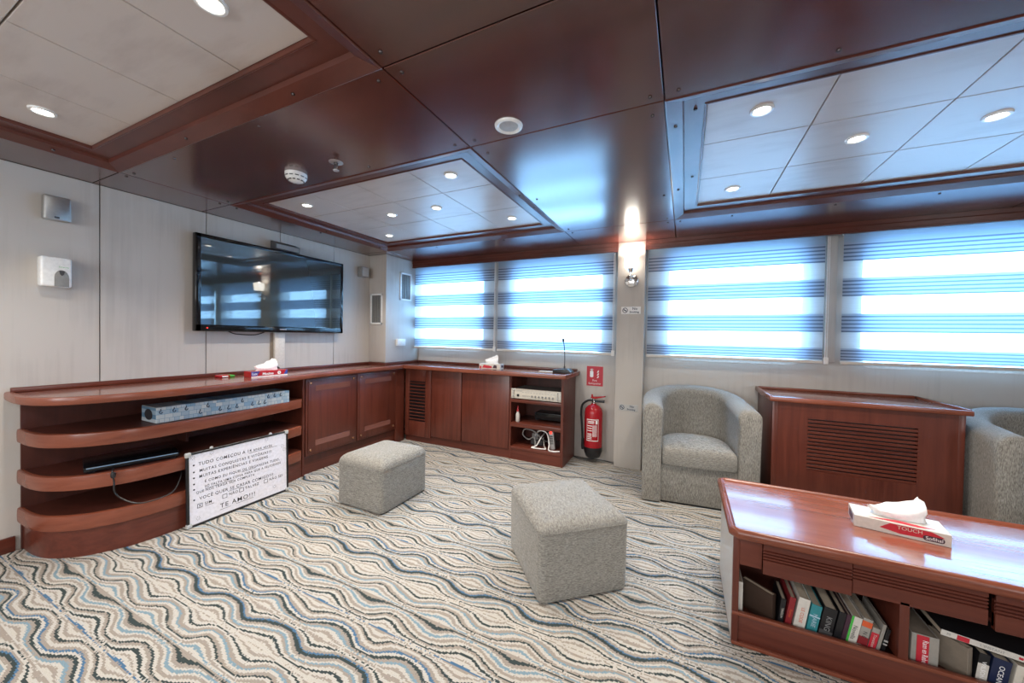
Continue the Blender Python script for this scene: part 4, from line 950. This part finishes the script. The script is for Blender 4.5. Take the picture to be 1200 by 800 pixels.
# ------------------------------------------------------------------ tub armchairs
def armchair(label, loc, rz):
    o = thing('tub_armchair', label, 'armchair', loc, rz, group='grey tweed tub armchairs')
    hw, yf, th = 0.325, -0.325, 0.135
    path = []
    for k in range(7): path.append((-hw, yf+0.31*k/7, k/7*0.25))
    for k in range(0, 19):
        a = PI - PI*k/18
        path.append((hw*math.copysign(abs(math.cos(a))**0.85, math.cos(a)), -0.015+0.305*abs(math.sin(a))**0.85, 0.25+0.75*math.sin(a)))
    for k in range(6, -1, -1): path.append((hw, yf+0.31*k/7, k/7*0.25))
    rings = []
    N = len(path)
    def ring(i, dy=0.0, shr=0.0):
        x, y, w = path[i]
        a = Vector(path[max(i-1, 0)][:2]); b_ = Vector(path[min(i+1, N-1)][:2]); d = (b_-a).normalized(); nn = Vector((-d.y, d.x))
        zt = 0.765 + 0.085*w - shr
        T2 = th/2 - shr*0.6
        pts = [(T2+0.004, 0.012), (T2+0.004, 0.25), (T2+0.006, 0.5), (T2+0.010, zt-0.09)]
        for q in range(0, 9):
            an = math.radians(-10 + 200*q/8); pts.append(((T2+0.010)*math.cos(an), zt-0.062+0.062*max(math.sin(an), -0.3)))
        pts += [(-T2-0.002, zt-0.10), (-T2, 0.5), (-T2, 0.28), (-T2, 0.012)]
        return [(x+nn.x*p, y+nn.y*p+dy, z) for p, z in pts]
    rings = [ring(0, -0.022, 0.022), ring(0, -0.015, 0.007), ring(0)] + [ring(i) for i in range(1, N-1)] + [ring(N-1), ring(N-1, -0.015, 0.007), ring(N-1, -0.022, 0.022)]
    MB().loft(rings).build('tub_shell', 'fabric', o, 55, local=True)
    MB().box(-hw+th/2-0.004, hw-th/2+0.004, yf+0.005, 0.18, 0.012, 0.298, 0.012).build('seat_base', 'fabric', o, local=True)
    MB().box(-hw-0.03, hw+0.03, yf+0.02, 0.25, 0.0, 0.014).build('base_board', 'black', o, 0, local=True)
    iw = hw-th/2-0.004
    out = [(-iw, yf-0.018), (-iw*0.5, yf-0.024), (0, yf-0.026), (iw*0.5, yf-0.024), (iw, yf-0.018)]
    out = [(-iw+0.01, yf-0.020), (-iw*.5, yf-0.026), (0, yf-0.028), (iw*.5, yf-0.026), (iw-0.01, yf-0.020), (iw, yf-0.008), (iw, yf+0.10), (iw, -0.06)]
    for k in range(1, 12):
        a = PI*k/12; out.append((iw*math.cos(a), -0.05+0.235*math.sin(a)))
    out += [(-iw, -0.06), (-iw, yf+0.10), (-iw, yf-0.008)]
    cy = -0.1
    cr = lambda s_, z, f_=0: [(x*s_, cy+(y-cy)*s_, z) for x, y in out]
    MB().loft([cr(0.93, 0.300), cr(0.985, 0.306), cr(1.0, 0.330), cr(1.0, 0.395), cr(0.985, 0.418), cr(0.95, 0.432), cr(0.85, 0.447), cr(0.6, 0.460), cr(0.3, 0.466), cr(0.06, 0.467)]).build('seat_cushion', 'fabric_h', o, 55, local=True)
    return o
ch = armchair('grey tweed tub armchair between the pillar and the grille cabinet', (0.085, 3.385, 0), math.radians(5.5))
dup(ch, (2.02, 3.32, 0), math.radians(-4), 'grey tweed tub armchair right of the grille cabinet, cut by the photo edge')

# ------------------------------------------------------------------ grille cabinet under the right-hand windows
t_ = thing('grille_cabinet', 'freestanding mahogany cabinet with a slotted front grille below the right-hand windows', 'cabinet', (1.08, 3.45, 0))
GX0, GX1, GY = 0.592, 1.572, 3.205
MB().box(GX0, GX0+0.03, GY, 3.79, 0.0, 0.835, 0.002).build('side_panel', 'wood_z', t_)
MB().box(GX1-0.03, GX1, GY, 3.79, 0.0, 0.835, 0.002).build('side_panel', 'wood_z', t_)
gx0, gx1, gz0, gz1 = 0.800, 1.362, 0.358, 0.722
mb = MB().box(GX0+0.03, gx0, GY, GY+0.02, 0.0, 0.835).box(gx1, GX1-0.03, GY, GY+0.02, 0.0, 0.835).box(gx0, gx1, GY, GY+0.02, gz1, 0.835).box(gx0, gx1, GY, GY+0.02, 0.0, gz0)
fpn = mb.build('front_panel', 'wood_z', t_, 0)
MB().box(gx0, gx1, GY+0.024, GY+0.03, gz0, gz1).build('dark_gap', 'black', fpn, 0)
n = 14; pit_ = (gz1-gz0)/n
for k in range(n):
    MB().box(gx0, gx1, GY+0.001, GY+0.018, gz0+k*pit_+0.0, gz0+k*pit_+pit_*0.66, 0.001, 1).build('slat', 'wood_x', fpn, 0)
tp_ = MB().box(GX0-0.018, GX1+0.022, GY-0.016, 3.79, 0.835, 0.852, 0.005).build('top', 'top', t_)
mb = MB().box(GX0-0.022, GX1+0.026, GY-0.022, GY-0.002, 0.828, 0.862, 0.007).box(GX0-0.022, GX0-0.002, GY-0.002, 3.79, 0.828, 0.868, 0.006).box(GX1+0.006, GX1+0.026, GY-0.002, 3.79, 0.828, 0.868, 0.006).box(GX0-0.002, GX1+0.006, 3.77, 3.79, 0.85, 0.870, 0.005)
mb.build('raised_edge', 'nose', t_)

# ------------------------------------------------------------------ coffee table with books
t_ = thing('coffee_table', 'low mahogany coffee table with raised rim and open book shelf', 'table', (0.95, 2.02, 0))
TX0, TX1, TY0, TY1 = 0.185, 1.72, 1.715, 2.345
F0, F1 = 1.762, 2.29      # front and back of the carcass
rim = [(TX0+0.03, TY0), (TX1-0.03, TY0), (TX1, TY0+0.03), (TX1, TY1-0.03), (TX1-0.03, TY1), (TX0+0.03, TY1), (TX0, TY1-0.03), (TX0, TY0+0.03)]
MB().prism([(0.954+(x-0.954)*0.985, 2.03+(y-2.03)*0.965) for x, y in rim], 0.468, 0.490).build('top', 'table_top', t_, 0)
def offs(p, d_):
    n = len(p); out = []
    for i in range(n):
        a, b_, c = Vector(p[i-1]), Vector(p[i]), Vector(p[(i+1) % n])
        n1 = Vector((-(b_-a).y, (b_-a).x)).normalized(); n2 = Vector((-(c-b_).y, (c-b_).x)).normalized(); m_ = (n1+n2).normalized()
        out.append(tuple(b_ + m_*d_/max(0.5, m_.dot(n1))))
    return out
prof = [(0.030, 0.462), (0.006, 0.463), (0.0, 0.470), (-0.002, 0.482), (0.001, 0.494), (0.008, 0.501), (0.016, 0.502), (0.022, 0.498), (0.028, 0.4895)]
MB().loft([[(*q, z) for q in offs(rim, d_)] for d_, z in prof], False, False).build('raised_rim', 'nose', t_, 40)
sd = MB().box(0.205, 0.228, F0, F1, 0.0, 0.466, 0.002).build('side_panel', 'wood_z', t_)
MB().box(0.2035, 0.2052, F0+0.012, F1-0.01, 0.02, 0.455).build('side_facing', 'laminate', sd, 0)
MB().box(TX1-0.06, TX1-0.037, F0, F1, 0.0, 0.466, 0.002).build('side_panel', 'wood_z', t_)
MB().box(0.228, TX1-0.06, F0+0.012, F0+0.03, 0.0, 0.132, 0.002).build('kick_board', 'wood_x', t_)
MB().box(0.206, TX1-0.037, F0-0.004, F0+0.014, 0.126, 0.140, 0.003).build('shelf_lip', 'nose', t_)
MB().box(0.206, TX1-0.037, F0-0.003, F0+0.012, 0.0, 0.014, 0.002).build('base_strip', 'nose', t_)
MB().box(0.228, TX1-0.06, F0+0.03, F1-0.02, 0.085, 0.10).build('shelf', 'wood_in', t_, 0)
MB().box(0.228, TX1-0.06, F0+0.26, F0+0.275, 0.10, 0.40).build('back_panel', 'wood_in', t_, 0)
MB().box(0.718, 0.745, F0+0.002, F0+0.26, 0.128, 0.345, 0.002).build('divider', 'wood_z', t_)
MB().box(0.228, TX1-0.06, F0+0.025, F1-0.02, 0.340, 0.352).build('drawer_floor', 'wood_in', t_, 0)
# apron: plain block, grooved drawer front, grooved fixed front
MB().box(0.228, 0.306, F0+0.002, F0+0.022, 0.338, 0.466, 0.002).build('apron_block', 'wood_x', t_)
def grooved(x0, x1, z0, z1, y0, name):
    mb = MB(); gs = [z1-0.038, z1-0.050, z1-0.062, z1-0.074]
    edges = [z1] + [g for q in gs for g in (q, q-0.005)] + [z0]
    for a, b_ in zip(edges[0::2], edges[1::2]): mb.box(x0, x1, y0, y0+0.02, b_, a, 0.0015, 1)
    mb.box(x0, x1, y0+0.008, y0+0.02, z0+0.01, z1-0.01)
    return mb.build(name, 'wood_x', t_, 0)
grooved(0.308, 0.584, 0.325, 0.462, F0-0.006, 'drawer_front')
grooved(0.587, 0.934, 0.333, 0.466, F0+0.002, 'apron_front')
grooved(0.946, TX1-0.062, 0.325, 0.462, F0-0.006, 'drawer_front')
t2 = tissue('tissue_box', 'open white and red tissue box on the coffee table', (0.815, 2.055, 0.490), math.radians(-10), (0.275, 0.135, 0.048), 'bookwhite', None)
fy = -0.0684
MB().prism([(-0.03, 0.044), (0.085, 0.044), (0.12, 0.030), (0.07, 0.014), (0.0, 0.010), (-0.06, 0.020)], fy, fy+0.001, axis='y').prism([(-0.09, -0.055), (0.05, -0.060), (0.10, -0.045), (0.0, -0.03)], 0.0482, 0.0488).build('red_print', 'signred', t2, 0, local=True)
MB().prism(rrect(0.062, 0.120, 0.008, 0.028, 0.009, 4), fy-0.0006, fy, axis='y').prism(rrect(-0.04, 0.04, 0.010, 0.038, 0.01, 3), -0.1387, -0.138, axis='x').build('dark_oval', 'purple', t2, 0, local=True)
MB().text('Sofihal', 0.018, place((0.092, fy-0.001, 0.018), (0, -1, 0)), 'CENTER').build('white_print', 'paper', t2, 0, local=True)
MB().text('TOUCH', 0.020, place((-0.01, fy-0.0012, 0.034), (0, -1, 0)), 'LEFT').build('gold_print', 'cream', t2, 0, local=True)

# books
def book(label, xc, w, h, d_, mat, lean=0.0, y=None, title=None, tmat='paper', band=None, cover=None, turn=0.0, tsize=0.6, pages='pages'):
    """spine to the front, bottom on the shelf; lean tips the top to the right"""
    y = F0+0.036 if y is None else y
    lift = abs(math.sin(lean))*w/2
    o = thing('book', label, 'book', (xc, y, 0.1005+lift), group='paperback books in the coffee table')
    o.matrix_world = Matrix.Translation((xc, y, 0.1005+lift)) @ Matrix.Rotation(turn, 4, 'Z') @ Matrix.Rotation(lean, 4, 'Y')
    cv = 0.0022
    mb = MB().box(-w/2, w/2, 0, 0.003, 0, h, 0.001, 1).box(-w/2, -w/2+cv, 0.002, d_, 0, h).box(w/2-cv, w/2, 0.002, d_, 0, h)
    mb.build('cover', mat, o, local=True)
    MB().box(-w/2+cv, w/2-cv, 0.003, d_-0.004, 0.003, h-0.004).build('pages', pages, o, 0, local=True)
    if band:
        for z0, z1, bm_ in band: MB().box(-w/2-0.0002, w/2+0.0002, -0.0006, 0.0005, h*z0, h*z1).build('spine_band', bm_, o, 0, local=True)
    if title:
        M_ = Matrix.Translation((0, -0.0012, h*0.52)) @ rot_to((0, -1, 0)) @ Matrix.Rotation(-PI/2, 4, 'Z')
        MB().text(title, w*tsize, M_, 'CENTER', ratio=min(1.0, h*0.82/(w*tsize*0.55*len(title)))).build('spine_title', tmat, o, 0, local=True)
    return o
book('thin ivory book at the left end of the coffee table shelf, against the side panel', 0.2385, 0.018, 0.146, 0.11, 'bookwhite')
book('dark brown leather book turned to show its cover, left end of the book row', 0.358, 0.024, 0.124, 0.13, 'leather', turn=math.radians(50), y=F0+0.044)
book('black paperback with white spine lettering right of the leather book', 0.3765, 0.017, 0.122, 0.13, 'black', 0.10, title='TENSION', tmat='bookwhite')
book('dark red paperback in the left half of the book row', 0.4005, 0.020, 0.137, 0.15, 'darkred', 0.14, title='Roman', tmat='orange')
book('thick white paperback with red and black spine lettering', 0.436, 0.037, 0.144, 0.16, 'bookwhite', 0.15, title='LE CODE', tmat='orange', tsize=.42)
book('teal paperback with pale title between white and black books', 0.476, 0.033, 0.130, 0.16, 'teal', 0.155, title='MARIE', tmat='paleblue', band=[(0.62, 0.66, 'paleblue')])
book('thick black paperback with dim grey lettering right of the teal book', 0.518, 0.041, 0.132, 0.17, 'black', 0.16, title='KING', tmat='greytext', band=[(0.05, 0.30, 'darkgrey')])
book('plain black book in the middle of the book row', 0.554, 0.021, 0.130, 0.16, 'black', 0.165)
book('thin dark purple paperback beside the green-edged book', 0.572, 0.013, 0.128, 0.16, 'purple', 0.17)
book('cream paperback with a green edge on its spine', 0.5955, 0.030, 0.126, 0.16, 'bookwhite', 0.175, title='Novella', tmat='ink')
book('grey paperback with red and black picture spine', 0.6255, 0.028, 0.130, 0.17, 'bookgrey', 0.18, title='N E', tmat='ink', band=[(0.75, 0.92, 'orange'), (0.20, 0.45, 'darkred')])
book('pale paperback with a bright red title label', 0.6535, 0.021, 0.104, 0.17, 'bookgrey', 0.185, title='Transition', tmat='bookwhite', band=[(0.05, 0.82, 'signred')])
book('slim grey hardback between the red-labelled paperback and the last slim black one', 0.6715, 0.010, 0.126, 0.17, 'bookgrey', 0.19)
book('slim black paperback with a pale band, last before the divider', 0.6850, 0.011, 0.112, 0.16, 'black', 0.195, band=[(0.45, 0.62, 'lightgrey'), (0.50, 0.56, 'teal')])
for o in [q for q in bpy.data.objects if q.get('label') == 'cream paperback with a green edge on its spine']:
    MB().box(-0.0156, -0.009, -0.0007, 0.0005, 0.0, 0.126).build('green_edge', 'green', o, 0, local=True)
book('thin pale booklet just right of the table divider', 0.7535, 0.009, 0.112, 0.11, 'bookwhite')
book('very thick grey paperback with a red title label right of the divider', 0.7995, 0.072, 0.125, 0.17, 'bookgrey', 0.02, title='Rann en Rebel', tmat='paper', tsize=.30, pages='taupe')
for o in [q for q in bpy.data.objects if q.get('label') == 'very thick grey paperback with a red title label right of the divider']:
    MB().box(-0.022, 0.010, -0.0011, 0.0005, 0.004, 0.122).build('red_label', 'signred', o, 0, local=True)
book('taupe book turned to show its cover under the slanting white book', 0.916, 0.022, 0.120, 0.105, 'taupe', turn=math.radians(36), y=F0+0.042)
book('black and white paperback leaning beside the navy book', 0.937, 0.026, 0.115, 0.14, 'black', 0.10, title='WILSON', tmat='paper', band=[(0.05, 0.70, 'bookwhite')])
book('navy blue paperback with white spine title', 0.975, 0.044, 0.110, 0.15, 'navy', 0.14, title='OCEAN', tmat='paper', tsize=.42)
book('cream paperback at the right edge of the photo on the book shelf', 1.030, 0.046, 0.104, 0.15, 'cream', 0.14, title='Histoires', tmat='taupe', tsize=.4)
# flat book lying across the others
o = thing('book', 'white-spined black book lying slanted across the tops of the other books', 'book', (0.96, F0+0.04, 0.28), group='paperback books in the coffee table')
o.matrix_world = Matrix.Translation((0.838, F0+0.034, 0.2460)) @ Matrix.Rotation(math.radians(6.5), 4, 'Y')
Lb = 0.36
MB().box(0, Lb, 0, 0.003, 0, 0.020, 0.001, 1).build('spine', 'bookwhite', o, local=True)
MB().box(0, Lb, 0.003, 0.17, 0.0178, 0.020).box(0, Lb, 0.003, 0.17, 0, 0.0022).build('cover', 'black', o, 0, local=True)
MB().box(0.002, Lb-0.003, 0.003, 0.166, 0.0022, 0.0178).build('pages', 'pages', o, 0, local=True)
MB().box(0.040, 0.070, -0.0007, 0.0005, 0.0015, 0.0185).box(0.185, 0.195, -0.0007, 0.0005, 0.006, 0.014).build('red_mark', 'signred', o, 0, local=True)
MB().text('L’INSTANT', 0.012, place((0.095, -0.0008, 0.010), (0, -1, 0))).text('COINTAO', 0.016, place((0.215, -0.0008, 0.010), (0, -1, 0)), bold=0.0002).text('M', 0.012, place((0.014, -0.0008, 0.010), (0, -1, 0))).build('spine_title', 'greytext', o, 0, local=True)

for o in bpy.data.objects:
    if '_o' in o: del o['_o']
